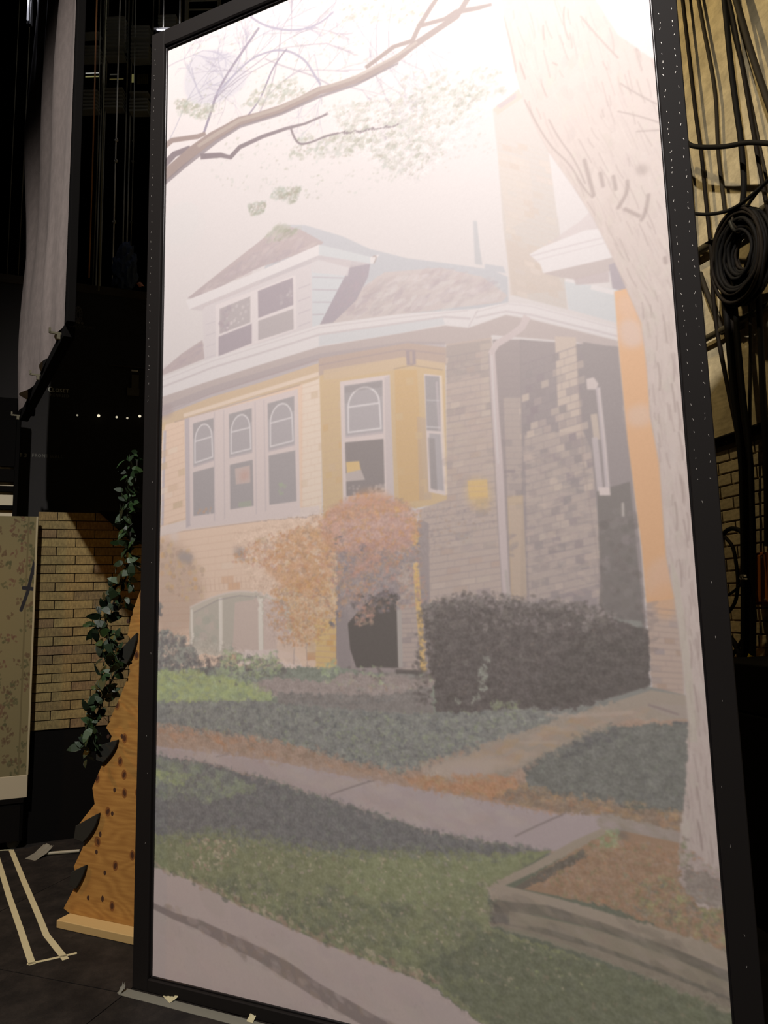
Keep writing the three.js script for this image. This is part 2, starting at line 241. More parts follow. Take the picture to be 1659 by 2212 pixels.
  for (const [p, w, ink] of [[[[340, 842], [460, 795], [560, 765], [690, 724], [860, 700], [960, 686], [1015, 690]], 4, 'fasciaShade'], [[[340, 828], [460, 781], [690, 709], [860, 688], [1010, 672]], 1.5, 'fasciaShade'], [[[1025, 688], [1090, 674], [1145, 682], [1330, 728]], 4, 'fasciaShade'], [[[1010, 708], [1020, 690], [1030, 672]], 3, 'fasciaShade'], [[[1025, 676], [1094, 658], [1145, 664], [1330, 712]], 1.5, 'fasciaShade']]) seg(ink, w, p, 0.8);
  fill('fasciaCool', [[690, 726], [860, 702], [955, 688], [960, 702], [860, 722], [690, 748]], 0.8);
  // soffit and frieze
  fill('soffit', [[340, 862], [460, 822], [560, 790], [690, 750], [860, 722], [960, 705], [1010, 710], [1090, 682], [1145, 692], [1330, 738], [1330, 770], [1240, 740], [1060, 725], [1050, 750], [960, 745], [880, 745], [690, 780], [560, 820], [460, 852], [345, 892]]);
  fill('soffitDark', [[345, 880], [460, 835], [690, 765], [880, 738], [960, 740], [960, 765], [880, 760], [690, 790], [560, 830], [460, 862], [345, 905]], 0.55); seg('friezeDark', 2, [[345, 898], [460, 850], [690, 776], [880, 748], [960, 752]], 0.5);

  // ---- bay front wall (three windows)
  fill('wallTop', [[340, 905], [460, 858], [560, 828], [690, 785], [690, 835], [560, 856], [400, 905], [345, 925]]); fill('wallPink', [[340, 925], [400, 905], [690, 820], [694, 1125], [345, 1160]]);
  fill('wallPale', [[655, 832], [692, 818], [697, 1110], [655, 1115]]); fill('wallGold', [[340, 920], [362, 912], [352, 960], [352, 1140], [342, 1142]], 0.8); seg('mullionShade', 7, [[360, 930], [357, 1020], [354, 1135]]); seg('lead', 3, [[357, 930], [354, 1020], [351, 1135]], 0.7); blob('friezeDark', [[345, 880], [375, 870], [380, 895], [350, 910]], 0.6);
  courses([[345, 930], [400, 905], [405, 1130], [345, 1145]], [[345, 925], [345, 1150], [410, 900], [410, 1130]], 17, 'mortar', 1.5, 0.55, ['wallPale', 'wallTop'], 0.1, 3);
  courses([[652, 832], [694, 820], [697, 1112], [652, 1115]], [[650, 840], [650, 1110], [697, 828], [697, 1100]], 19, 'mortar', 1.4, 0.5, ['wallPale', 'wallTop'], 0.1, 3);
  seg('wallPale', 8, [[400, 898], [560, 848], [690, 808]], 0.8); seg('crease', 2, [[380, 912], [560, 858], [650, 832]], 0.55);
  // right face of the bay
  fill('wallGold', [[690, 780], [880, 745], [960, 755], [965, 1085], [700, 1130]]); fill('frieze', [[690, 775], [880, 742], [965, 752], [965, 790], [870, 772], [690, 812]]); fill('wallTop', [[700, 800], [870, 772], [960, 785], [960, 800], [870, 790], [850, 800], [740, 818], [700, 822]], 0.85); fill('friezeDark', [[876, 757], [896, 757], [898, 788], [878, 790]]); fill('frieze', [[884, 760], [890, 760], [891, 786], [885, 786]]);
  seg('friezeDark', 3, [[690, 790], [780, 772], [870, 756], [960, 766]], 0.6); seg('crease', 1.8, [[850, 798], [890, 790], [955, 800]], 0.6);
  fill('wallGoldDeep', [[852, 800], [900, 800], [915, 960], [918, 1080], [862, 1085], [855, 950]]); fill('wallGold', [[900, 802], [918, 805], [925, 1000], [930, 1075], [915, 1080]], 0.8); fill('frieze', [[900, 900], [922, 905], [932, 1078], [905, 1080]], 0.5);
  courses([[698, 830], [735, 820], [742, 1100], [700, 1110]], [[696, 830], [698, 1110], [738, 822], [742, 1100]], 19, 'mortar', 1.4, 0.5, ['wallGoldDeep', 'wallTop'], 0.12, 3); courses([[852, 805], [918, 805], [922, 1080], [862, 1085]], [[852, 805], [860, 1085], [918, 800], [924, 1078]], 19, 'mortar', 1.2, 0.28, ['wallGold'], 0.1, 4);
  // sill course
  fill('sill', [[340, 1140], [405, 1122], [690, 1092], [694, 1112], [560, 1125], [400, 1145], [340, 1160]]); seg('crease', 2, [[345, 1160], [400, 1147], [560, 1126], [690, 1112]], 0.7);
  // windows: outer frame, panes, arches
  const sash = (o, up, lo, bar) => {
    fill('mullion', o); fill('glassUp', up); fill('glass', lo);
    const [a, b, c, d] = up, q = (s, t) => [lerp(lerp(a[0], b[0], s), lerp(d[0], c[0], s), t), lerp(lerp(a[1], b[1], s), lerp(d[1], c[1], s), t)];
    fill('glass', [q(0, 0), q(1, 0), q(1, 0.3), q(0, 0.34)], 0.8);
    const arc = []; for (let i = 0; i <= 12; i++) { const t = Math.PI * i / 12; arc.push(q(0.5 - 0.41 * Math.cos(t), 0.42 - 0.34 * Math.sin(t))); }
    path(arc, true, false); x.fillStyle = INK.glassUp; x.fill(); line('lead', bar, arc); seg('lead', bar, [q(0.09, 0.42), q(0.91, 0.42)]); seg('lead', bar, [q(0.09, 0.42), q(0.08, 0.9), q(0.94, 0.9), q(0.91, 0.42)]); seg('mullionShade', bar, [q(0, 0.98), q(1, 0.98)]);
  };
  fill('mullion', [[402, 905], [645, 840], [650, 1112], [405, 1142]]); fill('mullionShade', [[402, 905], [412, 902], [415, 1135], [405, 1140]]);
  sash([[412, 910], [468, 893], [470, 1118], [414, 1132]], [[420, 915], [464, 903], [465, 995], [421, 1010]], [[420, 1020], [465, 1008], [467, 1108], [421, 1114]], 3);
  sash([[488, 892], [550, 872], [552, 1100], [490, 1116]], [[497, 895], [546, 882], [547, 978], [498, 990]], [[499, 1004], [548, 993], [550, 1092], [500, 1100]], 3);
  sash([[575, 868], [642, 848], [646, 1092], [578, 1104]], [[580, 872], [637, 856], [638, 962], [582, 976]], [[582, 984], [639, 973], [642, 1082], [584, 1090]], 3);
  for (const p of [[[466, 890], [466, 1125]], [[486, 886], [488, 1120]], [[553, 868], [556, 1110]], [[572, 864], [576, 1104]]]) seg('mullionShade', 2.5, p, 0.7);
  fill('baseGlassPink', [[510, 1012], [542, 1005], [543, 1042], [512, 1046]], 0.7); blob('mapleRed', [[520, 1020], [540, 1014], [540, 1034], [522, 1040]], 0.45); dots([[602, 1045], [622, 1040], [620, 1065], [604, 1068]], 12, ['plant'], 2, 5, 0.6); fill('plant', [[517, 1085], [545, 1080], [546, 1093], [518, 1095]], 0.5); dots([[430, 1100], [460, 1095], [460, 1108], [430, 1110]], 8, ['mapleOrange', 'sill'], 2, 5, 0.5);
  // big single window and narrow side window
  fill('mullion', [[735, 825], [842, 810], [852, 1085], [742, 1095]]); fill('mullionShade', [[826, 818], [842, 812], [852, 1085], [836, 1086]], 0.6);
  sash([[740, 828], [830, 814], [834, 1072], [745, 1082]], [[744, 834], [826, 822], [828, 936], [747, 946]], [[746, 956], [828, 948], [831, 1050], [749, 1070]], 3.6);
  fill('glassDeep', [[746, 956], [828, 948], [831, 1062], [749, 1072]]); fill('glassDeep', [[746, 836], [826, 823], [826, 836], [746, 850]], 0.35); fill('lampShade', [[748, 998], [776, 996], [780, 1016], [750, 1024]]); fill('lampRim', [[748, 1022], [780, 1014], [789, 1036], [748, 1040]]); dots([[800, 1050], [831, 1045], [831, 1065], [795, 1068]], 20, ['lampRim', 'sill'], 2, 6, 0.6); dots([[755, 1050], [780, 1048], [780, 1066], [755, 1068]], 8, ['lampRim'], 2, 4, 0.6);
  fill('mullion', [[915, 808], [950, 812], [962, 1070], [925, 1062]]); fill('glass', [[917, 812], [948, 814], [951, 932], [921, 930]]); fill('glassUp', [[926, 936], [950, 938], [958, 1060], [930, 1055]]); fill('glassDeep', [[923, 945], [938, 947], [944, 1060], [929, 1055]], 0.5); seg('mullionShade', 5, [[942, 825], [948, 930]], 0.8); seg('lead', 2, [[920, 865], [948, 866]], 0.6); seg('lead', 2.5, [[920, 922], [950, 924]], 0.7); seg('wallPale', 5, [[951, 812], [956, 930], [963, 1068]], 0.8);

  // ---- grey brick return, downspout, side wall
  fill('wallGrey', [[962, 745], [1060, 730], [1075, 1000], [1095, 1330], [930, 1330], [905, 1100], [965, 1078]]); fill('wallGreyDark', [[962, 748], [1058, 735], [1060, 800], [965, 830]], 0.55); fill('wallGreyLight', [[1035, 745], [1058, 742], [1062, 900], [1040, 900]], 0.5);
  courses([[962, 760], [1060, 745], [1092, 1320], [910, 1320], [905, 1100], [964, 1080]], [[950, 775], [890, 1350], [1062, 755], [1096, 1320]], 40, 'courseDark', 2.2, 0.55, ['wallGreyDark', 'wallGreyLight', 'frieze', 'wallGrey'], 0.32, 6); dots([[965, 780], [1060, 760], [1085, 1200], [960, 1200]], 160, ['wallGreyDark', 'wallGreyLight', 'frieze'], 2, 8, 0.25, 2.4);
  fill('wallGreyDark', [[1062, 735], [1130, 735], [1140, 1000], [1145, 1330], [1098, 1330], [1080, 1000]]); fill('wallGrey', [[1085, 860], [1135, 860], [1140, 1330], [1105, 1330]], 0.7);
  courses([[1062, 740], [1130, 740], [1145, 1320], [1098, 1320]], [[1065, 760], [1100, 1330], [1130, 760], [1145, 1330]], 42, 'courseDark', 1.8, 0.4, ['wallGreyLight', 'shadeWall'], 0.12, 2);
  fill('shadeWall', [[1120, 735], [1330, 750], [1345, 900], [1380, 1200], [1398, 1475], [1120, 1480], [1125, 1000]]);
  fill('wallGreyDark', [[1122, 740], [1200, 740], [1210, 1000], [1300, 1100], [1300, 1330], [1130, 1330], [1126, 1000]], 0.6);
  fill('wallGreyLight', [[1195, 728], [1240, 730], [1245, 820], [1255, 940], [1205, 945], [1200, 850]]); fill('wallGrey', [[1130, 940], [1255, 930], [1285, 1000], [1290, 1260], [1140, 1300]], 0.75);
  courses([[1122, 760], [1250, 740], [1285, 1000], [1300, 1380], [1135, 1380]], [[1122, 790], [1140, 1400], [1255, 745], [1300, 1370]], 38, 'courseDark', 2.6, 0.62, ['courseDark', 'shadeWall', 'wallGreyLight', 'wallGrey', 'shadeWall'], 0.42, 8); dots([[1125, 960], [1290, 1000], [1300, 1330], [1138, 1340]], 260, ['courseDark', 'wallGreyLight', 'shadeWall', 'wallGrey'], 2, 7, 0.35, 2.4);
  courses([[1290, 830], [1335, 840], [1345, 900], [1300, 900]], [[1290, 840], [1300, 900], [1335, 840], [1345, 900]], 5, 'courseDark', 2, 0.6, ['wallGreyLight'], 0.4, 2);
  fill('shadeWall', [[1255, 740], [1330, 752], [1350, 1000], [1395, 1475], [1300, 1480], [1295, 1200], [1275, 1000]]); fill('shadeDeep', [[1285, 1060], [1355, 1040], [1400, 1478], [1280, 1490], [1292, 1250]], 0.75); dots([[1290, 1100], [1370, 1100], [1395, 1470], [1290, 1470]], 160, ['shadeDeep', 'bush', 'shadeWall'], 4, 12, 0.3);
  seg('porchLine', 2, [[1240, 745], [1256, 1000], [1296, 1270]], 0.35);
  fill('mullion', [[1262, 820], [1278, 816], [1288, 830], [1284, 842], [1264, 842]], 0.85); seg('mullionShade', 9, [[1287, 838], [1300, 960], [1308, 1060]]); seg('chimneyDark', 13, [[1278, 895], [1285, 950]], 0.9); seg('mullionShade', 12, [[1280, 945], [1292, 1060]], 0.9); seg('sill', 2, [[1289, 840], [1302, 960], [1310, 1050]], 0.7); fill('mullion', [[1288, 1052], [1312, 1052], [1314, 1070], [1290, 1070]]); seg('spoutLow', 5, [[1340, 1085], [1341, 1115]]);
  seg('wallGold', 34, [[1110, 1070], [1120, 1330]], 0.55); seg('wallGrey', 30, [[1112, 1090], [1122, 1320]], 0.4);
  fill('amberBright', [[1008, 1038], [1050, 1035], [1052, 1075], [1012, 1078]], 0.6); blob('amberBright', [[1004, 1036], [1052, 1032], [1060, 1095], [1040, 1105], [1008, 1085]], 0.5, 7); for (const v of [1050, 1062, 1074]) seg('mortar', 1.5, [[1012, v], [1050, v]], 0.7);
  seg('courseDark', 7, [[1086, 1018], [1110, 1018]], 0.7); dots([[1085, 1020], [1115, 1020], [1115, 1200], [1090, 1200]], 14, ['courseDark', 'shadeWall'], 2, 6, 0.5, 2);
  // downspout
  limb('spout', [[1136, 685, 17], [1125, 708, 15], [1098, 728, 14], [1070, 745, 14], [1060, 762, 14], [1062, 800, 15], [1068, 900, 16], [1076, 1000, 16], [1083, 1150, 17]]); limb('spout', [[1083, 1145, 17], [1088, 1250, 17], [1096, 1330, 17]]); limb('spoutLow', [[1090, 1230, 6], [1101, 1328, 7]], 0.8); line('courseDark', 2, [[1054, 765], [1056, 830], [1066, 1000], [1074, 1150], [1086, 1330]], 0.6); line('fascia', 4, [[1060, 770], [1066, 900], [1074, 1000]], 0.5);

  // ---- neighbour's eaves and orange porch pier
  fill('sky', [[1180, 320], [1290, 420], [1320, 520], [1200, 470]]); fill('fasciaCool', [[1215, 610], [1330, 628], [1330, 700], [1225, 670]]); seg('fascia', 9, [[1218, 606], [1240, 610]]); seg('fascia', 10, [[1272, 622], [1322, 634]]);
  fill('fascia', [[1140, 552], [1170, 535], [1260, 500], [1310, 492], [1325, 520], [1330, 560], [1170, 592], [1163, 572]]); fill('roofLight', [[1165, 537], [1250, 480], [1290, 440], [1312, 495], [1260, 500]], 0.6); seg('fasciaShade', 3, [[1142, 556], [1240, 530], [1318, 512]], 0.7); seg('fasciaShade', 2, [[1150, 566], [1240, 543], [1322, 522]], 0.6); fill('soffit', [[1170, 593], [1330, 556], [1332, 585], [1310, 588], [1240, 606], [1210, 602]]); fill('winDark', [[1310, 575], [1335, 565], [1355, 625], [1340, 632], [1318, 625]]);
  fill('roof', [[1235, 604], [1310, 588], [1312, 612], [1240, 618]], 0.8);
  fill('porch', [[1322, 632], [1362, 622], [1395, 760], [1410, 900], [1440, 1150], [1462, 1340], [1470, 1505], [1405, 1505], [1397, 1380], [1380, 1180], [1350, 950], [1332, 760]]);
  for (const [p, a] of [[[[1325, 640], [1362, 640], [1375, 690], [1330, 690]], 0.35], [[[1328, 690], [1378, 690], [1390, 750], [1335, 755]], 0.85], [[[1345, 880], [1400, 870], [1405, 920], [1350, 925]], 0.6], [[[1385, 1220], [1450, 1190], [1460, 1280], [1392, 1300]], 0.4]]) blob('porchPink', p, a);
  fill('porchDull', [[1390, 1300], [1460, 1290], [1472, 1510], [1405, 1510]]); blob('porch', [[1390, 1270], [1455, 1250], [1462, 1320], [1420, 1345]], 0.6); courses([[1390, 1310], [1460, 1310], [1472, 1510], [1403, 1510]], [[1390, 1310], [1404, 1510], [1460, 1318], [1472, 1512]], 16, 'porchLine', 2.2, 0.55, ['wallGreyDark', 'porchDull', 'mapleDull'], 0.3, 3); dots([[1390, 1300], [1405, 1300], [1412, 1420], [1398, 1420]], 14, ['porchLine'], 2, 6, 0.6, 3);

  // ---- lower brick wall, basement window, maple
  fill('ivy', [[320, 1300], [730, 1300], [930, 1300], [1380, 1340], [1396, 1480], [1480, 1500], [1480, 1600], [320, 1600]]); fill('lawnDeep', [[320, 1600], [1480, 1600], [1640, 1900], [1640, 2460], [320, 2460]]);
  fill('wallPink', [[340, 1160], [400, 1147], [560, 1126], [700, 1112], [735, 1110], [735, 1440], [340, 1440]]); courses([[340, 1162], [560, 1128], [700, 1115], [730, 1440], [340, 1440]], [[340, 1175], [340, 1440], [735, 1118], [735, 1440]], 19, 'mortar', 1.6, 0.5, ['wallPale', 'wallTop', 'mapleOrange'], 0.1, 14);
  blob('mapleDull', [[330, 1160], [390, 1165], [420, 1210], [450, 1270], [420, 1370], [330, 1380]], 0.5, 12); dots([[350, 1165], [400, 1175], [450, 1240], [440, 1290], [380, 1300], [350, 1240]], 120, ['mapleGold', 'wallGold', 'mapleDull'], 2, 7, 0.5); blob('sill', [[370, 1140], [386, 1138], [390, 1170], [372, 1172]], 0.6); blob('stone', [[385, 1195], [408, 1188], [425, 1205], [410, 1218], [390, 1212]]); blob('stone', [[503, 1185], [525, 1180], [542, 1200], [520, 1212]], 0.9);
  courses([[340, 1270], [400, 1260], [415, 1330], [410, 1440], [340, 1440]], [[340, 1270], [340, 1440], [415, 1268], [415, 1440]], 12, 'mortar', 1.6, 0.6);
  blob('wallGold', [[600, 1150], [700, 1130], [735, 1200], [735, 1420], [650, 1420], [620, 1300]], 0.55);
  // basement window
  const arch = []; for (let i = 0; i <= 14; i++) { const t = i / 14; arch.push([lerp(414, 625, t), 1318 - 42 * Math.sin(Math.PI * Math.min(1, t * 0.82 + 0.06))]); }
  for (let i = 0; i < 20; i++) { const t = i / 19, a = lerp(430, 610, t); seg('mortar', 1.6, [[a, 1284 - 16 * Math.sin(Math.PI * t)], [a - 2, 1256 - 12 * Math.sin(Math.PI * t)]], 0.6); }
  fill('archTrim', [...arch, [640, 1420], [410, 1410]]); fill('baseGlass', [[421, 1322], [475, 1292], [478, 1405], [420, 1395]]); fill('baseGlass', [[485, 1290], [520, 1284], [557, 1288], [562, 1410], [485, 1408]]); fill('baseGlassPink', [[510, 1300], [560, 1292], [562, 1408], [505, 1408]], 0.7); fill('baseGlassPink', [[571, 1290], [610, 1300], [640, 1420], [572, 1412]], 0.8); dots([[422, 1325], [470, 1300], [475, 1390], [422, 1390]], 16, ['archTrim', 'ivyLight', 'baseGlassPink'], 4, 12, 0.35);
  seg('archPost', 6, [[417, 1315], [418, 1390]]); seg('archPost', 9, [[479, 1290], [480, 1405]]); seg('archPost', 11, [[564, 1288], [566, 1415]]); line('sill', 4, arch, 0.7); seg('courseDark', 2, [[421, 1322], [475, 1294], [520, 1285], [560, 1289]], 0.6);
  fill('sill', [[505, 1405], [600, 1400], [640, 1412], [660, 1440], [520, 1432]], 0.9); fill('wallPink', [[600, 1380], [665, 1385], [665, 1435], [600, 1430]], 0.6);
  fill('wallAmber', [[683, 1340], [728, 1335], [730, 1448], [683, 1440]]); courses([[683, 1340], [728, 1340], [730, 1448], [683, 1440]], [[683, 1345], [683, 1440], [730, 1342], [730, 1446]], 8, 'mortar', 2, 0.8, ['mapleGold'], 0.2, 3);
  // pier between, dark basement doorway, second amber pier
  fill('wallGreyDark', [[728, 1190], [790, 1180], [870, 1200], [905, 1120], [925, 1130], [930, 1450], [728, 1450]]); fill('wallGreyDark', [[730, 1190], [905, 1130], [925, 1200], [925, 1330], [740, 1330]], 0.6); fill('wallGrey', [[860, 1220], [905, 1210], [912, 1450], [870, 1450]], 0.9); courses([[730, 1300], [925, 1240], [928, 1450], [735, 1450]], [[730, 1290], [732, 1450], [925, 1280], [928, 1448]], 16, 'courseDark', 2, 0.6, ['wallGreyDark'], 0.2, 8);
  fill('shadeWall', [[728, 1320], [752, 1320], [760, 1445], [732, 1448]], 0.8);
  fill('doorDark', [[752, 1345], [800, 1290], [840, 1275], [858, 1280], [862, 1440], [770, 1440], [757, 1400]]); seg('spoutLow', 11, [[861, 1295], [865, 1440]]); seg('amberStrip', 15, [[893, 1120], [897, 1180]], 0.9); seg('amberStrip', 13, [[897, 1215], [903, 1300], [910, 1380], [914, 1450]]); for (let v = 1140; v < 1445; v += 13) seg('mapleDull', 2, [[888 + (v - 1120) * 0.075, v], [903 + (v - 1120) * 0.075, v]], 0.6);
  // maple foliage
  const mapleA = [[500, 1200], [560, 1160], [640, 1140], [700, 1100], [780, 1060], [860, 1075], [910, 1100], [905, 1180], [840, 1230], [770, 1300], [700, 1310], [660, 1380], [620, 1390], [600, 1330], [590, 1280], [620, 1240], [560, 1225]], mapleLow = [[590, 1260], [720, 1240], [740, 1330], [690, 1390], [610, 1395], [580, 1330]];
  blob('mapleRed', [[690, 1105], [790, 1060], [880, 1085], [905, 1120], [890, 1190], [800, 1200], [700, 1190]], 0.75); blob('mapleOrange', [[600, 1160], [700, 1130], [730, 1190], [690, 1290], [620, 1270], [560, 1220]], 0.55); blob('mapleOrange', [[760, 1060], [830, 1050], [850, 1085], [780, 1095]], 0.4);
  leaves(mapleA, 1100, ['mapleOrange', 'mapleRed', 'mapleOrange', 'mapleGold', 'mapleDull'], 2.5, 8, 0.55); leaves(mapleLow, 420, ['mapleOrange', 'mapleGold', 'mapleDull', 'mapleOrange'], 2, 7, 0.6); leaves([[700, 1190], [900, 1180], [930, 1300], [800, 1330], [730, 1300]], 420, ['mapleDark', 'mapleDull', 'wallGreyDark', 'mapleRed'], 2.5, 8, 0.5);
  blob('mapleRed', [[760, 1230], [800, 1195], [835, 1200], [790, 1235], [745, 1250]], 0.7); leaves([[500, 1215], [560, 1170], [640, 1150], [600, 1230]], 80, ['mapleRed', 'mapleOrange'], 2, 6, 0.7); dots([[560, 1180], [700, 1140], [700, 1240], [600, 1240]], 60, ['wallPale', 'sill'], 1.5, 4, 0.6, 2);
  leaves([[905, 1100], [1060, 1080], [1075, 1130], [1000, 1170], [930, 1200]], 150, ['wallGreyDark', 'courseDark', 'mapleDull'], 2, 6, 0.45); for (const [u, v, r] of [[733, 1165, 9], [782, 1185, 8], [735, 1325, 7], [722, 1348, 6]]) dots([[u - r, v - r], [u + r, v - r], [u + r, v + r], [u - r, v + r]], 9, ['mapleDark', 'shrubDark'], 2, 5, 0.8);
  line('mapleDark', 3, [[728, 1420], [728, 1340], [732, 1260], [760, 1200]], 0.7); line('mapleDark', 2, [[728, 1330], [705, 1290], [680, 1270]], 0.6); line('mapleDark', 2, [[635, 1430], [640, 1370]], 0.5); line('mapleDark', 2, [[665, 1440], [662, 1370]], 0.5); leaves([[765, 1305], [810, 1295], [805, 1350], [770, 1350]], 40, ['mapleRed', 'mapleDull'], 4, 9, 0.75);

  // ---- dark hedge
  const hedge = [[915, 1320], [960, 1300], [1040, 1290], [1130, 1300], [1240, 1310], [1300, 1330], [1395, 1360], [1398, 1478], [1300, 1510], [1230, 1530], [1110, 1530], [980, 1545], [930, 1530], [900, 1470], [925, 1450]];
  fill('bush', hedge); leaves(hedge, 900, ['bush', 'bushLow', 'bushLow', 'bushLight', 'shadeDeep'], 4, 13, 0.35); leaves([[915, 1320], [1000, 1285], [1240, 1300], [1300, 1320], [1260, 1360], [930, 1360]], 260, ['bushLight', 'bush', 'wallGreyDark'], 3, 9, 0.5); leaves(hedge, 200, ['bushLight', 'mapleDull'], 1.5, 4, 0.3); fill('bushLow', [[1240, 1370], [1397, 1380], [1398, 1476], [1250, 1520], [1130, 1525]], 0.5);
  leaves([[760, 1290], [850, 1270], [862, 1300], [770, 1340]], 60, ['mapleDark', 'doorDark', 'bush'], 3, 9, 0.6);
  dots([[1038, 1420], [1060, 1415], [1055, 1440], [1050, 1480], [1025, 1520], [1015, 1515], [1030, 1480]], 34, ['ivyLight', 'shrubLight'], 2, 6, 0.75); line('ivyLight', 3, [[1044, 1440], [1045, 1465], [1032, 1490], [1018, 1520]], 0.6); dots([[980, 1510], [1000, 1505], [995, 1520], [980, 1520]], 8, ['ivyLight'], 1.5, 3, 0.8);

  fringe([[915, 1320], [960, 1300], [1040, 1290], [1130, 1300], [1240, 1310], [1300, 1330]], 420, ['bush', 'bushLight', 'wallGreyDark', 'shadeDeep'], 3, 9, 16, 0.55);
  // ---- planting in front: shrub, ferns, lime ground cover, low stone wall, ivy
  fill('grassMid', [[330, 1440], [740, 1440], [940, 1480], [940, 1560], [330, 1580]]); fill('stone', [[540, 1475], [600, 1462], [700, 1470], [740, 1450], [940, 1470], [930, 1500], [830, 1510], [700, 1510], [560, 1500]]);
  const shrub = [[332, 1370], [360, 1360], [400, 1375], [425, 1400], [430, 1430], [400, 1450], [340, 1450]]; leaves(shrub, 330, ['shrub', 'shrubDark', 'shrubLight', 'shrub'], 4, 11, 0.75); leaves([[332, 1310], [350, 1300], [358, 1330], [335, 1345]], 30, ['shrubDark', 'shrub'], 4, 9, 0.8);
  leaves([[420, 1420], [520, 1410], [600, 1430], [640, 1460], [560, 1460], [430, 1450]], 160, ['shrub', 'shrubDark', 'bush'], 4, 10, 0.6); leaves([[470, 1430], [500, 1395], [530, 1420], [600, 1400], [610, 1450], [520, 1480], [470, 1470]], 220, ['fern', 'fern', 'limeDark', 'shrubLight'], 3, 9, 0.65); leaves([[690, 1440], [720, 1420], [740, 1450], [700, 1480]], 50, ['fern', 'shrubLight'], 3, 8, 0.6);
  dots([[335, 1450], [400, 1445], [560, 1480], [600, 1500], [560, 1512], [335, 1515]], 480, ['lime', 'fern', 'lime', 'limeDark'], 2.5, 7, 0.55, 1.6); fill('fern', [[335, 1465], [560, 1485], [590, 1505], [335, 1510]], 0.3);
  fill('stoneShade', [[600, 1495], [700, 1495], [830, 1500], [930, 1478], [935, 1540], [600, 1535]]); fill('stone', [[560, 1468], [690, 1474], [690, 1498], [560, 1488]], 0.6); for (const u of [590, 630, 650, 690, 735, 775, 830]) seg('ivyDark', 2.5, [[u, 1488], [u + 2, 1510]], 0.55); seg('ivyDark', 2, [[640, 1514], [740, 1518], [850, 1508]], 0.5);
  leaves([[720, 1470], [940, 1465], [930, 1485], [740, 1490]], 90, ['fern', 'stone', 'shrubLight', 'mapleDull'], 2.5, 7, 0.55); leaves([[745, 1435], [870, 1440], [940, 1450], [930, 1475], [760, 1470]], 100, ['doorDark', 'fern', 'bush', 'stone'], 3, 8, 0.5); blob('stone', [[815, 1462], [850, 1448], [890, 1462], [940, 1455], [930, 1470], [860, 1478]], 0.85); seg('doorDark', 9, [[855, 1448], [912, 1450]], 0.8);
  const ivy = [[330, 1515], [560, 1512], [640, 1520], [760, 1530], [900, 1540], [1000, 1535], [1110, 1528], [1210, 1530], [1150, 1570], [1040, 1605], [930, 1640], [870, 1662], [780, 1645], [700, 1622], [600, 1595], [480, 1580], [330, 1560]];
  fill('ivy', ivy); leaves(ivy, 1500, ['ivy', 'ivyDark', 'ivyLight', 'ivy', 'shrubDark'], 3, 9, 0.5); leaves([[700, 1540], [1110, 1530], [1150, 1560], [900, 1650], [700, 1620]], 420, ['ivyLight', 'ivyDark', 'limeDark'], 2.5, 7, 0.5); leaves([[1060, 1515], [1120, 1512], [1115, 1530], [1060, 1532]], 40, ['limeDark', 'ivyLight'], 2.5, 6, 0.6);

  // ---- pavement, side walk, verges
  fill('leafWalk', [[330, 1555], [480, 1578], [600, 1595], [700, 1622], [780, 1645], [870, 1662], [930, 1640], [1040, 1605], [1150, 1570], [1230, 1540], [1300, 1520], [1400, 1490], [1410, 1520], [1480, 1520], [1480, 1850], [1200, 1840], [900, 1780], [600, 1680], [330, 1640]]);
  dots([[330, 1560], [600, 1600], [870, 1665], [900, 1690], [600, 1630], [330, 1590]], 220, ['leafRust', 'leafWalk', 'mapleDull', 'dirt'], 2, 6, 0.4, 2.4, 0.2);
  fill('sidewalk', [[330, 1608], [470, 1625], [600, 1642], [740, 1672], [850, 1690], [900, 1700], [1060, 1728], [1200, 1755], [1230, 1760], [1210, 1790], [1110, 1822], [1000, 1805], [900, 1785], [800, 1750], [700, 1718], [600, 1685], [470, 1650], [330, 1625]]); fill('sidewalkWarm', [[330, 1612], [600, 1645], [780, 1690], [700, 1715], [470, 1648], [330, 1622]], 0.7); dots([[400, 1620], [800, 1680], [1200, 1760], [1000, 1800], [700, 1715]], 160, ['sidewalkWarm', 'sidewalk', 'roadPale'], 5, 16, 0.25, 2.5, 0.2);
  line('joint', 2.5, [[470, 1632], [500, 1624]], 0.7); line('joint', 3, [[712, 1714], [760, 1696], [808, 1682]], 0.9); line('joint', 3.5, [[1110, 1802], [1165, 1775], [1218, 1752]], 0.9);
  fill('sidewalk', [[1110, 1822], [1215, 1755], [1290, 1752], [1330, 1770], [1300, 1790], [1220, 1830], [1180, 1835]]); 
  fill('walk', [[1150, 1570], [1230, 1540], [1300, 1520], [1400, 1488], [1480, 1500], [1480, 1550], [1350, 1552], [1280, 1580], [1200, 1620], [1120, 1660], [1060, 1690], [900, 1690], [940, 1650], [1040, 1605]]); dots([[1000, 1640], [1300, 1525], [1400, 1530], [1300, 1570], [1100, 1660]], 160, ['walkPale', 'leafWalk', 'walk', 'leafAmber'], 3, 11, 0.4, 3, -0.15); line('walkPale', 8, [[1180, 1545], [1290, 1542], [1360, 1535]], 0.6); line('walkPale', 6, [[1120, 1600], [1200, 1600]], 0.5);
  blob('walkPale', [[890, 1660], [1000, 1628], [1118, 1640], [1115, 1650], [1060, 1655], [1070, 1670], [990, 1682], [940, 1676]]); blob('sidewalk', [[960, 1655], [1060, 1660], [1000, 1678]], 0.5);
  blob('leafRust', [[870, 1670], [960, 1686], [1060, 1672], [1110, 1690], [1120, 1730], [1060, 1722], [980, 1705], [880, 1692]], 0.75); dots([[880, 1670], [1110, 1670], [1130, 1735], [900, 1695]], 160, ['leafRust', 'leafAmber', 'leafRust'], 2, 6, 0.6, 1.8);
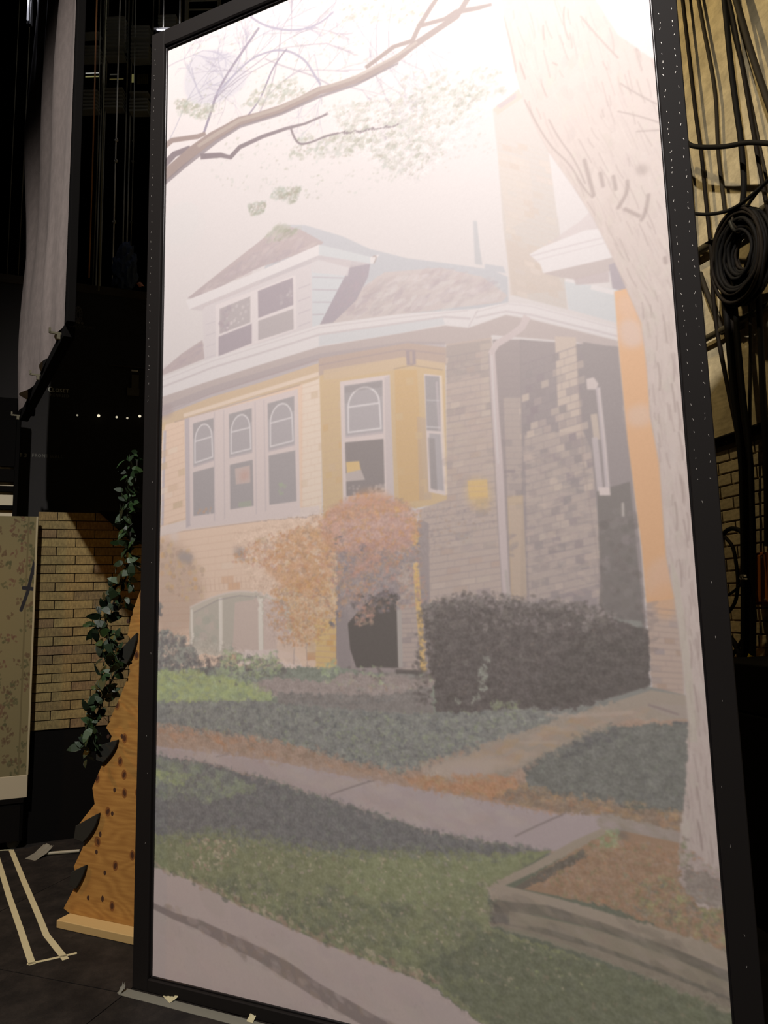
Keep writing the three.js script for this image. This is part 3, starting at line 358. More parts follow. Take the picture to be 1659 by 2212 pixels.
  fill('curb', [[1400, 1518], [1482, 1520], [1482, 1550], [1440, 1545], [1395, 1524]]); line('porchLine', 5, [[1396, 1520], [1430, 1530], [1458, 1540]], 0.9); fill('lawnShadeDark', [[1446, 1555], [1482, 1556], [1484, 1585], [1450, 1582]]);
  const yard = [[1130, 1665], [1180, 1625], [1250, 1590], [1310, 1565], [1480, 1560], [1484, 1755], [1400, 1745], [1300, 1725], [1200, 1715], [1140, 1700]]; fill('lawnShade', yard); leaves(yard, 700, ['lawnShade', 'lawnShadeDark', 'ivy', 'lawnShade', 'grassMid'], 3, 10, 0.4); leaves([[1250, 1590], [1330, 1566], [1330, 1590], [1200, 1640]], 90, ['lawnShadeDark', 'shrubDark'], 3, 9, 0.5);
  const dirt = [[1060, 1722], [1130, 1690], [1220, 1716], [1400, 1745], [1484, 1760], [1484, 1815], [1380, 1790], [1290, 1755], [1220, 1752]]; fill('dirt', dirt); dots(dirt, 260, ['dirt', 'leafAmber', 'leafBrown', 'leafRust'], 2, 6, 0.45, 2); dots([[1340, 1735], [1390, 1738], [1390, 1748], [1340, 1745]], 14, ['lawnDark', 'doorDark'], 2, 5, 0.7, 2);
  fill('curb', [[1290, 1752], [1330, 1758], [1484, 1800], [1484, 1825], [1400, 1818], [1300, 1788], [1285, 1778]]); dots([[1290, 1755], [1484, 1800], [1484, 1822], [1300, 1785]], 60, ['curb', 'sidewalk', 'timberLight'], 3, 9, 0.3, 3, 0.2);

  fringe(ivy.slice(9, 17), 420, ['ivy', 'ivyDark', 'ivyLight', 'leafWalk'], 3, 8, 9);
  fringe([[1130, 1665], [1180, 1625], [1250, 1590], [1310, 1565]], 120, ['lawnShade', 'walk', 'lawnShadeDark'], 3, 8, 9); fringe([[1140, 1700], [1200, 1715], [1300, 1725], [1400, 1745], [1480, 1756]], 200, ['lawnShade', 'dirt', 'leafAmber'], 3, 8, 12); fringe([[900, 1700], [1060, 1728], [1200, 1755]], 120, ['leafRust', 'dirt', 'sidewalk'], 2, 6, 8, 0.45); fringe([[330, 1608], [600, 1642], [850, 1690]], 160, ['sidewalk', 'leafWalk', 'sidewalkWarm'], 3, 9, 10, 0.4);
  // ---- left verge and lawn
  const verge = [[330, 1625], [470, 1652], [600, 1688], [700, 1720], [800, 1752], [900, 1787], [1000, 1808], [1110, 1824], [1200, 1840], [1100, 1850], [700, 1835], [600, 1825], [330, 1820]]; fill('grassDark', verge);
  dots([[330, 1630], [470, 1660], [560, 1700], [450, 1730], [330, 1720]], 260, ['grassMid', 'limeDark', 'grassMid'], 3, 9, 0.5, 1.6); leaves(verge, 1100, ['grassDark', 'grassDark', 'shrubDark', 'grassMid', 'ivyDark'], 3, 10, 0.42); fringe(verge.slice(0, 9), 520, ['grassDark', 'grassMid', 'sidewalkWarm', 'shrubDark'], 2.5, 7, 8, 0.5); dots([[335, 1660], [420, 1670], [400, 1690], [335, 1690]], 60, ['lime', 'limeDark'], 2, 6, 0.35, 2);
  const lawn = [[330, 1800], [480, 1795], [560, 1808], [700, 1832], [900, 1835], [1100, 1838], [1190, 1832], [1050, 1915], [1060, 2000], [1600, 2180], [1620, 2440], [1200, 2320], [920, 2115], [700, 2030], [520, 1950], [420, 1900], [330, 1862]];
  fill('lawn', lawn); dots(lawn, 900, ['lawn', 'lawnLight', 'lawnDeep', 'lawn'], 4, 16, 0.3, 1.3); fill('lawnDark', [[900, 2080], [1060, 2010], [1600, 2170], [1620, 2440], [1180, 2310]], 0.55); fill('lawnLight', [[760, 1850], [1090, 1845], [1170, 1840], [1050, 1900], [900, 1950], [740, 1930]], 0.45); dots([[440, 1900], [900, 1950], [1060, 2000], [1000, 2140], [700, 2030]], 300, ['lawnDeep', 'lawnDark', 'lawn'], 4, 14, 0.32, 1.5);
  for (let i = 0; i < 1500; i++) { const u = rr(330, 1500), v = rr(1815, 2330); if (!inside(lawn, u, v)) continue; line(['lawnLight', 'lawnDeep', 'lawn', 'lime'][(rnd() * 4) | 0], rr(1, 2), [[u, v], [u + rr(-4, 4), v - rr(5, 12)]], 0.32); }
  leaves([[340, 1815], [560, 1815], [1000, 1850], [1080, 1920], [1050, 2010], [900, 2060], [650, 1990], [430, 1890]], 210, ['leafFleck', 'leafFleck', 'stone', 'walkPale'], 2, 6.5, 0.7); leaves([[400, 1810], [520, 1810], [500, 1870], [420, 1880]], 45, ['leafFleck', 'mapleDull'], 3, 7, 0.75); leaves([[1050, 1990], [1300, 2080], [1300, 2150], [1000, 2120]], 40, ['leafFleck', 'timber', 'lime'], 2, 6, 0.6); dots(lawn, 160, ['lawnDark', 'leafBrown'], 2, 6, 0.4);
  fringe([[330, 1800], [480, 1797], [560, 1808], [700, 1832], [900, 1835], [1100, 1838]], 700, ['lawn', 'grassDark', 'lawnDeep', 'grassMid', 'grassDark'], 3, 9, 20, 0.5);
  // road with kerb joint of tar
  fill('road', [[320, 1862], [420, 1900], [520, 1952], [700, 2032], [920, 2118], [1200, 2322], [1300, 2420], [320, 2420]]); dots([[330, 1880], [900, 2130], [1200, 2380], [330, 2380]], 240, ['road', 'roadPale', 'sidewalk', 'sidewalkWarm'], 8, 30, 0.16, 2, 0.35); dots([[330, 1900], [900, 2150], [1200, 2400], [330, 2380]], 700, ['road', 'roadPale', 'tar'], 1, 2.5, 0.22);
  dots([[335, 1856], [440, 1895], [540, 1945], [720, 2020], [950, 2110], [940, 2125], [700, 2036], [420, 1908], [335, 1868]], 260, ['leafBrown', 'mapleDull', 'lawnDark', 'leafFleck'], 2, 6, 0.6, 1.6, 0.4);
  limb('tar', [[325, 1948, 12], [380, 1975, 14], [430, 1992, 20], [490, 2022, 26], [560, 2055, 28], [620, 2090, 34], [680, 2130, 30], [740, 2165, 32], [800, 2200, 32], [900, 2260, 34], [1000, 2320, 36]], 0.9); dots([[340, 1940], [560, 2040], [760, 2160], [900, 2240], [880, 2270], [620, 2110], [420, 2000]], 160, ['tar', 'leafBrown', 'road'], 3, 10, 0.28, 2, 0.5);

  // ---- timber-edged bed
  fill('bed', [[1110, 1912], [1160, 1880], [1290, 1800], [1340, 1790], [1480, 1820], [1580, 1900], [1600, 2060], [1480, 2020], [1300, 1950]]);
  leaves([[1130, 1905], [1290, 1805], [1480, 1825], [1580, 1900], [1590, 2050], [1300, 1955]], 620, ['bed', 'bedRose', 'leafRust', 'leafAmber', 'curb', 'bedGreen'], 2.5, 8, 0.5); leaves([[1370, 1900], [1480, 1880], [1570, 1960], [1590, 2040], [1480, 2020], [1360, 1960]], 360, ['bedGreen', 'lawnDeep', 'lawnShade', 'lime'], 3, 9, 0.5); leaves([[1280, 1800], [1330, 1785], [1340, 1815], [1295, 1830]], 70, ['limeDark', 'fern', 'lawnLight'], 3, 8, 0.7); blob('lawnShadeDark', [[1325, 1790], [1345, 1792], [1355, 1810], [1335, 1805]], 0.9);
  limb('timber', [[1075, 1905, 16], [1150, 1870, 18], [1240, 1820, 20], [1300, 1790, 14]]); limb('timberDark', [[1110, 1918, 12], [1190, 1875, 18], [1260, 1836, 16]]);
  fill('timber', [[1048, 1912], [1066, 1902], [1200, 1935], [1340, 1975], [1480, 2015], [1600, 2065], [1605, 2110], [1460, 2048], [1300, 1990], [1180, 1952], [1060, 1938]]); fill('timberDark', [[1060, 1940], [1180, 1950], [1300, 1988], [1460, 2046], [1605, 2108], [1605, 2130], [1460, 2068], [1290, 2002], [1170, 1972], [1065, 1965]], 0.9);
  fill('timberLight', [[1098, 1962], [1180, 1978], [1290, 2004], [1460, 2068], [1605, 2132], [1605, 2165], [1460, 2100], [1280, 2032], [1170, 1998], [1098, 1992]]); fill('timberDark', [[1100, 1992], [1170, 1998], [1280, 2032], [1460, 2100], [1605, 2165], [1605, 2190], [1450, 2125], [1280, 2058], [1160, 2012], [1060, 1992], [1055, 1978]], 0.8); limb('timber', [[1055, 1988, 10], [1160, 2016, 14], [1280, 2052, 18], [1450, 2118, 22], [1600, 2180, 26]], 0.6); fill('doorDark', [[1064, 1946], [1096, 1958], [1096, 1994], [1062, 1984]], 0.7);
  dots([[1060, 1915], [1340, 1985], [1600, 2080], [1600, 2160], [1280, 2040], [1070, 1985]], 140, ['timber', 'timberDark', 'timberLight', 'curb'], 4, 14, 0.25, 3, 0.3);

  // ---- the big trunk on the right
  const trunk = [[1050, -360], [1072, -60], [1085, 40], [1110, 160], [1135, 240], [1180, 330], [1230, 400], [1275, 470], [1310, 540], [1345, 620], [1380, 700], [1392, 800], [1398, 900], [1418, 1000], [1425, 1100], [1432, 1200], [1450, 1290], [1462, 1380], [1472, 1480], [1480, 1560], [1478, 1650], [1470, 1740], [1460, 1820], [1462, 1900], [1500, 1950], [1640, 1960], [1620, 1500], [1500, 200], [1430, 130], [1400, 130], [1330, 80], [1280, 0], [1250, -360]];
  fill('trunk', trunk); fill('sky', [[1260, -360], [1285, 0], [1335, 78], [1380, 118], [1425, 130], [1425, -360]]);
  within(trunk, () => {
    dots([[1060, -360], [1300, -100], [1430, 200], [1500, 700], [1580, 1500], [1600, 1950], [1450, 1950], [1440, 1200], [1380, 800], [1200, 350], [1090, 0]], 900, ['trunkPale', 'trunk', 'trunkDark', 'trunkGreen'], 5, 20, 0.22, 0.5, 0);
    for (let i = 0; i < 1100; i++) { // bark creases following the lean of the trunk
      const t = rnd(), v = lerp(-200, 1900, t), c = v < 400 ? lerp(1180, 1330, (v + 200) / 600) : v < 800 ? lerp(1330, 1430, (v - 400) / 400) : lerp(1430, 1530, (v - 800) / 1100), half = v < 400 ? 150 : v < 800 ? lerp(130, 70, (v - 400) / 400) : 62, u = c + rr(-half, half), lean = v < 250 ? 0.28 : v < 650 ? 0.5 : 0.1, l = rr(14, 60);
      line(['trunkDark', 'crease', 'trunkPale', 'trunkDark'][(rnd() * 4) | 0], rr(0.8, 2.6), [[u, v], [u + lean * l * 0.5 + rr(-4, 4), v + l * 0.5], [u + lean * l + rr(-5, 5), v + l]], 0.5);
    }
    for (const p of [[[1085, 40], [1110, 130], [1112, 160]], [[1120, 140], [1132, 175]], [[1130, 220], [1160, 280], [1190, 325], [1230, 360], [1255, 410], [1275, 430]], [[1182, 262], [1200, 300], [1240, 350], [1260, 400]], [[1170, 60], [1172, 90]], [[1215, 20], [1210, 60], [1225, 90]], [[1330, 245], [1380, 255], [1420, 270]], [[1335, 185], [1380, 215], [1425, 235]], [[1370, 288], [1420, 285]], [[1250, 40], [1290, 90], [1330, 130]], [[1190, 140], [1200, 145]]]) line('crease', 3, p, 0.65);
    for (const p of [[[1258, 350], [1270, 395], [1278, 425]], [[1292, 378], [1298, 405]], [[1320, 385], [1325, 412]], [[1350, 395], [1352, 415], [1335, 445], [1330, 452]], [[1395, 425], [1390, 465], [1380, 478]], [[1345, 455], [1375, 470]], [[1430, 560], [1432, 570]]]) { line('creaseDark', 6, p, 0.42); line('crease', 10, p, 0.3); }; blob('crease', [[1365, 360], [1392, 358], [1395, 378], [1372, 385]], 0.6, 3);
    for (let i = 0; i < 26; i++) { const v = rr(620, 1850), u = lerp(1410, 1510, (v - 620) / 1230) + rr(-10, 50); line('crease', rr(1.5, 3.5), [[u, v], [u + 6, v + 25], [u + rr(2, 10), v + 60]], 0.65); }
    fill('trunkGreen', [[1440, 1200], [1470, 1450], [1480, 1600], [1500, 1600], [1488, 1450], [1460, 1250]], 0.5); fill('trunkDark', [[1462, 1820], [1500, 1840], [1545, 1880], [1600, 1900], [1600, 1960], [1460, 1910]], 0.8); fill('timberDark', [[1468, 1870], [1520, 1880], [1600, 1930], [1600, 1960], [1480, 1940]], 0.45); leaves([[1440, 1810], [1475, 1800], [1500, 1850], [1470, 1880]], 50, ['bed', 'timberDark', 'bedGreen'], 3, 8, 0.5);
  });
  line('trunkDark', 2, trunk.slice(2, 24), 0.35);

  // ---- the photographed plants are ragged and mottled: break up their outlines and tones, then the weave of the cloth and ink grain
  const [mc, mx] = canvas(CW, CH); mx.fillStyle = '#000'; mx.fillRect(0, 0, CW, CH); mx.filter = 'blur(7px)'; mx.fillStyle = '#fff';
  const green = (pts) => { mx.beginPath(); pts.forEach((p, k) => mx[k ? 'lineTo' : 'moveTo'](...at(...p))); mx.closePath(); mx.fill(); };
  green([[320, 1500], [560, 1500], [900, 1535], [1110, 1525], [1300, 1500], [1480, 1570], [1462, 1800], [1280, 1760], [1060, 1900], [1080, 2000], [1640, 2170], [1640, 2460], [1250, 2400], [900, 2105], [520, 1945], [320, 1855]]);
  green([[320, 1350], [430, 1370], [620, 1420], [720, 1440], [940, 1470], [900, 1530], [320, 1520]]); green([[905, 1300], [1040, 1280], [1300, 1310], [1397, 1370], [1397, 1470], [1200, 1525], [930, 1530]]); green([[1130, 1900], [1290, 1800], [1470, 1830], [1590, 1900], [1590, 2060], [1300, 1960]]); green([[500, 1150], [720, 1090], [900, 1090], [920, 1200], [860, 1290], [740, 1320], [680, 1400], [590, 1390]]);
  mx.fillStyle = '#000'; green([[320, 1604], [600, 1640], [850, 1688], [1230, 1758], [1340, 1768], [1480, 1800], [1480, 1830], [1300, 1795], [1215, 1835], [1110, 1818], [900, 1780], [700, 1714], [470, 1646], [320, 1622]]); green([[900, 1650], [1040, 1610], [1300, 1528], [1400, 1500], [1400, 1540], [1200, 1610], [1060, 1680]]); mx.fillStyle = '#fff';
  green([[700, 240], [1050, 160], [1050, 260], [900, 400], [760, 330]]);
  const mk = mx.getImageData(0, 0, CW, CH).data, src = x.getImageData(0, 0, CW, CH), im = x.createImageData(CW, CH), s = src.data, d = im.data;
  for (let j = 0; j < CH; j++) for (let i = 0; i < CW; i++) {
    const k = (j * CW + i) * 4, m = mk[k] / 255; let si = i, sj = j, n = (rnd() - 0.5) * 9 + ((i + j) & 1 ? 1 : -1);
    if (m > 0.02) {
      si = clamp(Math.round(i + m * (4 * noise(i * 0.05, j * 0.06) + 2.5 * noise(i * 0.19 + 40, j * 0.21))), 0, CW - 1); sj = clamp(Math.round(j + m * (4 * noise(i * 0.05 + 90, j * 0.06) + 2.5 * noise(i * 0.19 + 70, j * 0.21))), 0, CH - 1);
      n += m * (8 * noise(i * 0.035, j * 0.055) + 9 * noise(i * 0.13 + 5, j * 0.15) + 8 * noise(i * 0.36, j * 0.36 + 8));
    }
    const q = (sj * CW + si) * 4; for (let c = 0; c < 3; c++) d[k + c] = s[q + c] + n; d[k + 3] = 255;
  }
  x.putImageData(im, 0, 0);
  // fallen leaves and the brightest foliage lie on top
  leaves([[340, 1815], [560, 1815], [1000, 1850], [1080, 1920], [1050, 2010], [900, 2060], [650, 1990], [430, 1890]], 190, ['leafFleck', 'leafFleck', 'stone', 'walkPale'], 2, 6, 0.75); leaves([[400, 1810], [520, 1810], [500, 1870], [420, 1880]], 40, ['leafFleck', 'mapleDull'], 3, 7, 0.75); leaves([[1050, 2000], [1300, 2080], [1300, 2150], [1000, 2120]], 36, ['leafFleck', 'timber', 'lime'], 2, 6, 0.7); dots(lawn, 120, ['lawnDark', 'leafBrown'], 2, 5, 0.4);
  leaves(ivy, 520, ['ivyLight', 'ivyDark', 'ivyDark', 'ivyLight', 'limeDark'], 2, 6, 0.5); leaves(yard, 160, ['ivyLight', 'lawnShadeDark', 'grassMid'], 1.5, 5, 0.4); leaves(verge, 260, ['grassMid', 'shrubDark', 'ivyDark'], 1.5, 5, 0.45);
  dots([[335, 1455], [560, 1485], [590, 1505], [335, 1512]], 140, ['lime', 'lime', 'limeDark'], 2, 5, 0.6, 1.6); leaves([[470, 1430], [500, 1395], [530, 1420], [600, 1400], [610, 1450], [520, 1480], [470, 1470]], 80, ['fern', 'limeDark', 'shrubDark'], 2.5, 7, 0.6); leaves(shrub, 90, ['shrubDark', 'shrubLight', 'shrubDark'], 3, 8, 0.6);
  leaves(mapleA, 420, ['mapleOrange', 'mapleRed', 'mapleDull', 'leafRust', 'mapleDull'], 2, 6, 0.55); leaves(mapleLow, 150, ['mapleOrange', 'leafRust', 'mapleDull', 'mapleGold'], 2, 6, 0.6); leaves([[700, 1190], [900, 1180], [930, 1300], [800, 1330], [730, 1300]], 260, ['mapleDark', 'mapleDull', 'mapleDark', 'mapleRed'], 2, 7, 0.6);
  leaves([[1130, 1905], [1290, 1805], [1480, 1825], [1580, 1900], [1590, 2050], [1300, 1955]], 260, ['bedRose', 'leafRust', 'bedGreen', 'curb'], 2, 6, 0.5); fringe([[918, 1530], [905, 1470], [918, 1400], [915, 1320], [1000, 1292], [1240, 1306], [1320, 1335]], 420, ['bush', 'bushLow', 'wallGreyDark', 'bushLight'], 2.5, 8, 18, 0.55); leaves(hedge, 200, ['bushLight', 'bushLow', 'shadeDeep'], 2, 7, 0.4);
  const [c2, y] = canvas(CW, CH); y.filter = 'blur(1.1px)'; y.drawImage(cv, 0, 0);
  return texture(c2);
}
// ---------------------------------------------------------------- the framed print
const frameBlack = matte(0x191614, 0.7, 0.3), frameEdge = std(0x151313, 0.34), steel = std(0xa8a49c, 0.4, { metalness: 0.3 });
{
  const g = thing('framed_print_flat', 'tall black-framed stage flat printed with a brick bungalow and tree', 'stage flat', V(PRINT.w / 2, 0, 0));
  const { w, h, y0 } = PRINT, side = 0.082, top = 0.085, proud = 0.026;
  const cloth = new THREE.MeshPhysicalMaterial({ map: paintPrint(), roughness: 0.62, ior: 1.8 });
  const sheet = mesh('printed_cloth', box(w + 0.02, h + 0.02, 0.006), cloth, g); sheet.position.set(0, y0 + h / 2, -0.003);
  { const p = sheet.geometry.attributes.position, uv = sheet.geometry.attributes.uv; for (let i = 0; i < uv.count; i++) uv.setXY(i, clamp(p.getX(i) / w + 0.5, 0, 1), clamp(p.getY(i) / h + 0.5, 0, 1)); }
  sheet.userData.label = 'hazy photographic print of a brick bungalow behind a leaning tree';
  const bar = (name, bw, bh, x, y) => mesh(name, box(bw, bh, 0.075, x, y, proud - 0.0375, 0.004), frameBlack, g);
  const stiles = [bar('frame_stile', side, y0 + h + top, -w / 2 - side / 2, (y0 + h + top) / 2), bar('frame_stile', side, y0 + h + top, w / 2 + side / 2, (y0 + h + top) / 2)];
  const rails = [bar('frame_rail', w, top, 0, y0 + h + top / 2), bar('frame_rail', w, y0, 0, y0 / 2)];
  // slim rounded beading on the inner edge
  const bead = (l, x, y, turn) => { const b = mesh('edge_bead', new THREE.CapsuleGeometry(0.0055, l, 4, 8), frameEdge, g); b.position.set(x, y, 0.0075); if (turn) b.rotation.z = Math.PI / 2; };
  bead(h - 0.02, -w / 2 + 0.003, y0 + h / 2); bead(h - 0.02, w / 2 - 0.003, y0 + h / 2); bead(w - 0.02, 0, y0 + h - 0.003, true); bead(w - 0.02, 0, y0 + 0.003, true);
  // rows of staples that hold the black cloth on the frame
  const staples = (x0, y1, y2, step, jit) => { const l = []; for (let y = y1; y < y2; y += step * rr(0.5, 1.9)) { const s = box(0.0013, rr(0.004, 0.0095), 0.001); s.rotateZ(rr(-0.35, 0.35) * (rnd() < 0.25 ? 3 : 1)); s.translate(x0 + rr(-jit, jit), y, proud + 0.0006); l.push(s); } return l; };
  const st = (list, parent) => { const m = mesh('staples', join(list), steel, parent); m.userData.kind = 'stuff'; m.userData.label = 'bright steel staples in uneven rows'; };
  st([...staples(w / 2 + 0.02, 2.0, 4.5, 0.033, 0.003), ...staples(w / 2 + 0.062, 2.0, 4.5, 0.034, 0.004), ...staples(w / 2 + 0.03, 0.5, 2.0, 0.14, 0.02)], stiles[1]);
  st([...staples(-w / 2 - 0.058, 2.6, 4.45, 0.034, 0.004), ...staples(-w / 2 - 0.02, 0.6, 2.4, 0.25, 0.015)], stiles[0]);
}
// ---------------------------------------------------------------- stage left: stored scenery behind the frame
const FLAT_TURN = 0.778, FLAT_U = V(Math.cos(FLAT_TURN), 0, -Math.sin(FLAT_TURN)), FLAT_N = V(Math.sin(FLAT_TURN), 0, Math.cos(FLAT_TURN));
const flatBlack = matte(0x0a0908, 0.95, 0.15), ply = texture((() => {
  const [c, x] = canvas(512, 512); x.fillStyle = hex(196, 150, 92); x.fillRect(0, 0, 512, 512);
  const im = x.getImageData(0, 0, 512, 512), d = im.data;      // rotary-cut veneer grain and knots
  for (let j = 0; j < 512; j++) for (let i = 0; i < 512; i++) { const w = noise(i * 0.004, j * 0.012) * 5, r = Math.sin((j * 0.05 + w) * 2.2) * 0.5 + noise(i * 0.012, j * 0.11) * 0.5 + (rnd() - 0.5) * 0.5, k = (j * 512 + i) * 4; d[k] = 198 + 17 * r; d[k + 1] = 148 + 17 * r; d[k + 2] = 88 + 14 * r; }
  x.putImageData(im, 0, 0);
  for (let i = 0; i < 22; i++) { const u = rnd() * 512, v = rnd() * 512; x.fillStyle = hex(150, 98, 52); x.beginPath(); x.ellipse(u, v, 9, 13, 0, 0, 7); x.fill(); x.fillStyle = hex(84, 48, 26); x.beginPath(); x.ellipse(u, v, 5, 8, rr(-0.5, 0.5), 0, 7); x.fill(); }
  return c;
})(), [1, 1]);

// brick-faced flat: black frame and kick board, every brick a raised piece
{
  const P = atDepth(190, 1340, 5.2), bl = onPlane(64, 1580, P, FLAT_N), tl = onPlane(84, 1105, P, FLAT_N), y1 = bl.y, y2 = tl.y, W = 1.26;
  const g = thing('brick_flat', 'scenery flat faced in yellow-brown bricks above a black kick board', 'stage flat', V(bl.x, 0, bl.z), FLAT_TURN);
  mesh('backing_board', box(W, y2 - y1, 0.02, W / 2, (y1 + y2) / 2, -0.022), std(0x30240f, 0.95), g);
  mesh('kick_board', box(W, y1, 0.04, W / 2, y1 / 2, -0.03), flatBlack, g);
  for (const x of [0.03, W - 0.03]) mesh('frame_stile', box(0.06, y2, 0.03, x, y2 / 2, -0.066), std(0x3a2a16, 0.9), g);
  const tones = [[0.19, 0.14, 0.05], [0.165, 0.12, 0.045], [0.135, 0.1, 0.042], [0.21, 0.16, 0.06], [0.16, 0.108, 0.048], [0.18, 0.138, 0.052]].map(([r, gg, b], k) => {
    const bmp = texture(grainMap(96, 40, [255 * Math.sqrt(r), 255 * Math.sqrt(gg), 255 * Math.sqrt(b)], [20, 18, 12], 1.1, 0.7, 6, 1)); return std(0xffffff, 0.92, { map: bmp, bumpMap: bmp, bumpScale: 0.002 });
  });
  const rows = Math.round((y2 - y1) / 0.0667), ph = (y2 - y1) / rows, L = 0.262, J = 0.0055;
  const full = box(L - J, ph - J, 0.014, 0, 0, 0, 0.002), half = box(L / 2 - J, ph - J, 0.014, 0, 0, 0, 0.002);
  for (let r = 0; r < rows; r++) {
    let x = 0; const y = y1 + (r + 0.5) * ph;
    if (r % 2) { const b = mesh('brick', half, tones[(rnd() * 6) | 0], g); b.position.set(L / 4, y, -0.005 + rr(-0.0012, 0.0012)); x = L / 2; }
    for (; x + L <= W + 0.01; x += L) { const b = mesh('brick', full, tones[(rnd() * 6) | 0], g); b.position.set(x + L / 2, y, -0.005 + rr(-0.0012, 0.0012)); }
  }
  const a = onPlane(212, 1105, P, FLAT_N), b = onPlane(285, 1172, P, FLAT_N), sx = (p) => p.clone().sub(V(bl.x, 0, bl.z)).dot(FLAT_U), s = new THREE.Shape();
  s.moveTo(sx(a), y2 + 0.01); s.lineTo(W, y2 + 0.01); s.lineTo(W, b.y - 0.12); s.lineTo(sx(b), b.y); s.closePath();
  const br = mesh('shadow_sheet', new THREE.ExtrudeGeometry(s, { depth: 0.01, bevelEnabled: false }), flatBlack, g); br.position.z = 0.006; br.userData.label = 'black triangular sheet shaped as a cast shadow';  // black sheet added where a shadow falls across the bricks
}

// wallpapered flat on a low black platform
{
  const P = atDepth(60, 1400, 4.95), tr = onPlane(82, 1116, P, FLAT_N), br = onPlane(58, 1722, P, FLAT_N), W = 0.72, h = tr.y - br.y;
  const base = V(br.x, br.y, br.z).addScaledVector(FLAT_U, -W);
  const [c, x] = canvas(512, 1024); x.fillStyle = hex(206, 198, 160); x.fillRect(0, 0, 512, 1024);
  for (let i = 0; i < 240; i++) { // sprigs of leaves and blossom
    const u = rnd() * 512, v = rnd() * 1024, k = rnd(); for (let q = 0; q < 7; q++) { x.globalAlpha = 0.55; x.fillStyle = k < 0.45 ? hex(132, 138, 100) : k < 0.8 ? hex(150, 122, 96) : hex(170, 128, 112); x.beginPath(); x.ellipse(u + rr(-14, 14), v + rr(-14, 14), rr(4, 9), rr(3, 6), rr(0, 6), 0, 7); x.fill(); }
  }
  x.globalAlpha = 1; x.strokeStyle = hex(176, 168, 130); x.lineWidth = 8; x.strokeRect(470, -20, 60, 1100);
  x.strokeStyle = hex(30, 38, 66); x.lineWidth = 15; x.lineCap = 'round'; x.beginPath(); x.moveTo(452, 380); x.lineTo(478, 310); x.lineTo(500, 208); x.lineTo(508, 236); x.moveTo(458, 292); x.lineTo(510, 298); x.stroke();   // the letter A, half off the edge
  const g = thing('wallpaper_flat', 'floral wallpapered stage flat with a handwritten letter on its edge', 'stage flat', base, FLAT_TURN);
  const b = mesh('wallpaper_board', box(W, h - 0.15, 0.03, W / 2, 0.15 + (h - 0.15) / 2, -0.015), std(0x7a7868, 0.9, { map: texture(c) }), g);
  mesh('base_board', box(W, 0.15, 0.036, W / 2, 0.075, -0.014, 0.003), std(0x9a937c, 0.8), g);
  mesh('edge_strip', box(0.012, h - 0.15, 0.034, W - 0.004, 0.15 + (h - 0.15) / 2, -0.014), std(0x8a8468, 0.85), g);
  const p = thing('stage_platform', 'low black rolling platform under the wallpapered flat', 'platform', base.clone().setY(0).addScaledVector(FLAT_U, W / 2), FLAT_TURN), ph = br.y;
  mesh('deck', box(1.0, 0.03, 0.2, -0.16, ph - 0.015, -0.09), flatBlack, p); mesh('skirt_board', box(1.0, ph - 0.09, 0.02, -0.16, 0.06 + (ph - 0.09) / 2, -0.01), flatBlack, p); mesh('skirt_board', box(0.02, ph - 0.09, 0.18, 0.33, 0.06 + (ph - 0.09) / 2, -0.09), flatBlack, p);
  for (const [cx, cz] of [[-0.6, -0.06], [0.28, -0.06], [-0.6, -0.14], [0.28, -0.14]]) { const w = mesh('caster_wheel', new THREE.CylinderGeometry(0.04, 0.04, 0.03, 18), std(0x16140f, 0.6), p); w.rotation.x = Math.PI / 2; w.position.set(cx, 0.04, cz); mesh('caster_fork', box(0.05, 0.05, 0.05, cx, 0.065, cz), std(0x2a2722, 0.5, { metalness: 0.6 }), p); }
}

// white louvred sash stored above the wallpaper, crossed by dark rails
{
  const P = atDepth(20, 1050, 5.35), a = onPlane(34, 1000, P, FLAT_N), b = onPlane(28, 1120, P, FLAT_N), W = 0.5, base = V(b.x, 0, b.z).addScaledVector(FLAT_U, -W);
  const g = thing('white_sash_flat', 'white painted flat crossed by dark rails beside the wallpaper', 'stage flat', base, FLAT_TURN), top = a.y + 0.5;
  mesh('panel', box(W, top, 0.02, W / 2, top / 2, -0.03), std(0xbdb49a, 0.85), g);
  const rail = (v0, v1) => { const y0 = onPlane(20, v1, P, FLAT_N).y, y1 = onPlane(20, v0, P, FLAT_N).y; mesh('dark_rail', box(W, y1 - y0, 0.03, W / 2, (y0 + y1) / 2, -0.005), flatBlack, g); };
  rail(860, 1008); rail(1014, 1041); rail(1050, 1062); rail(1092, 1101);
  mesh('dark_stile', box(0.03, top, 0.04, W + 0.01, top / 2, -0.01), flatBlack, g);
}

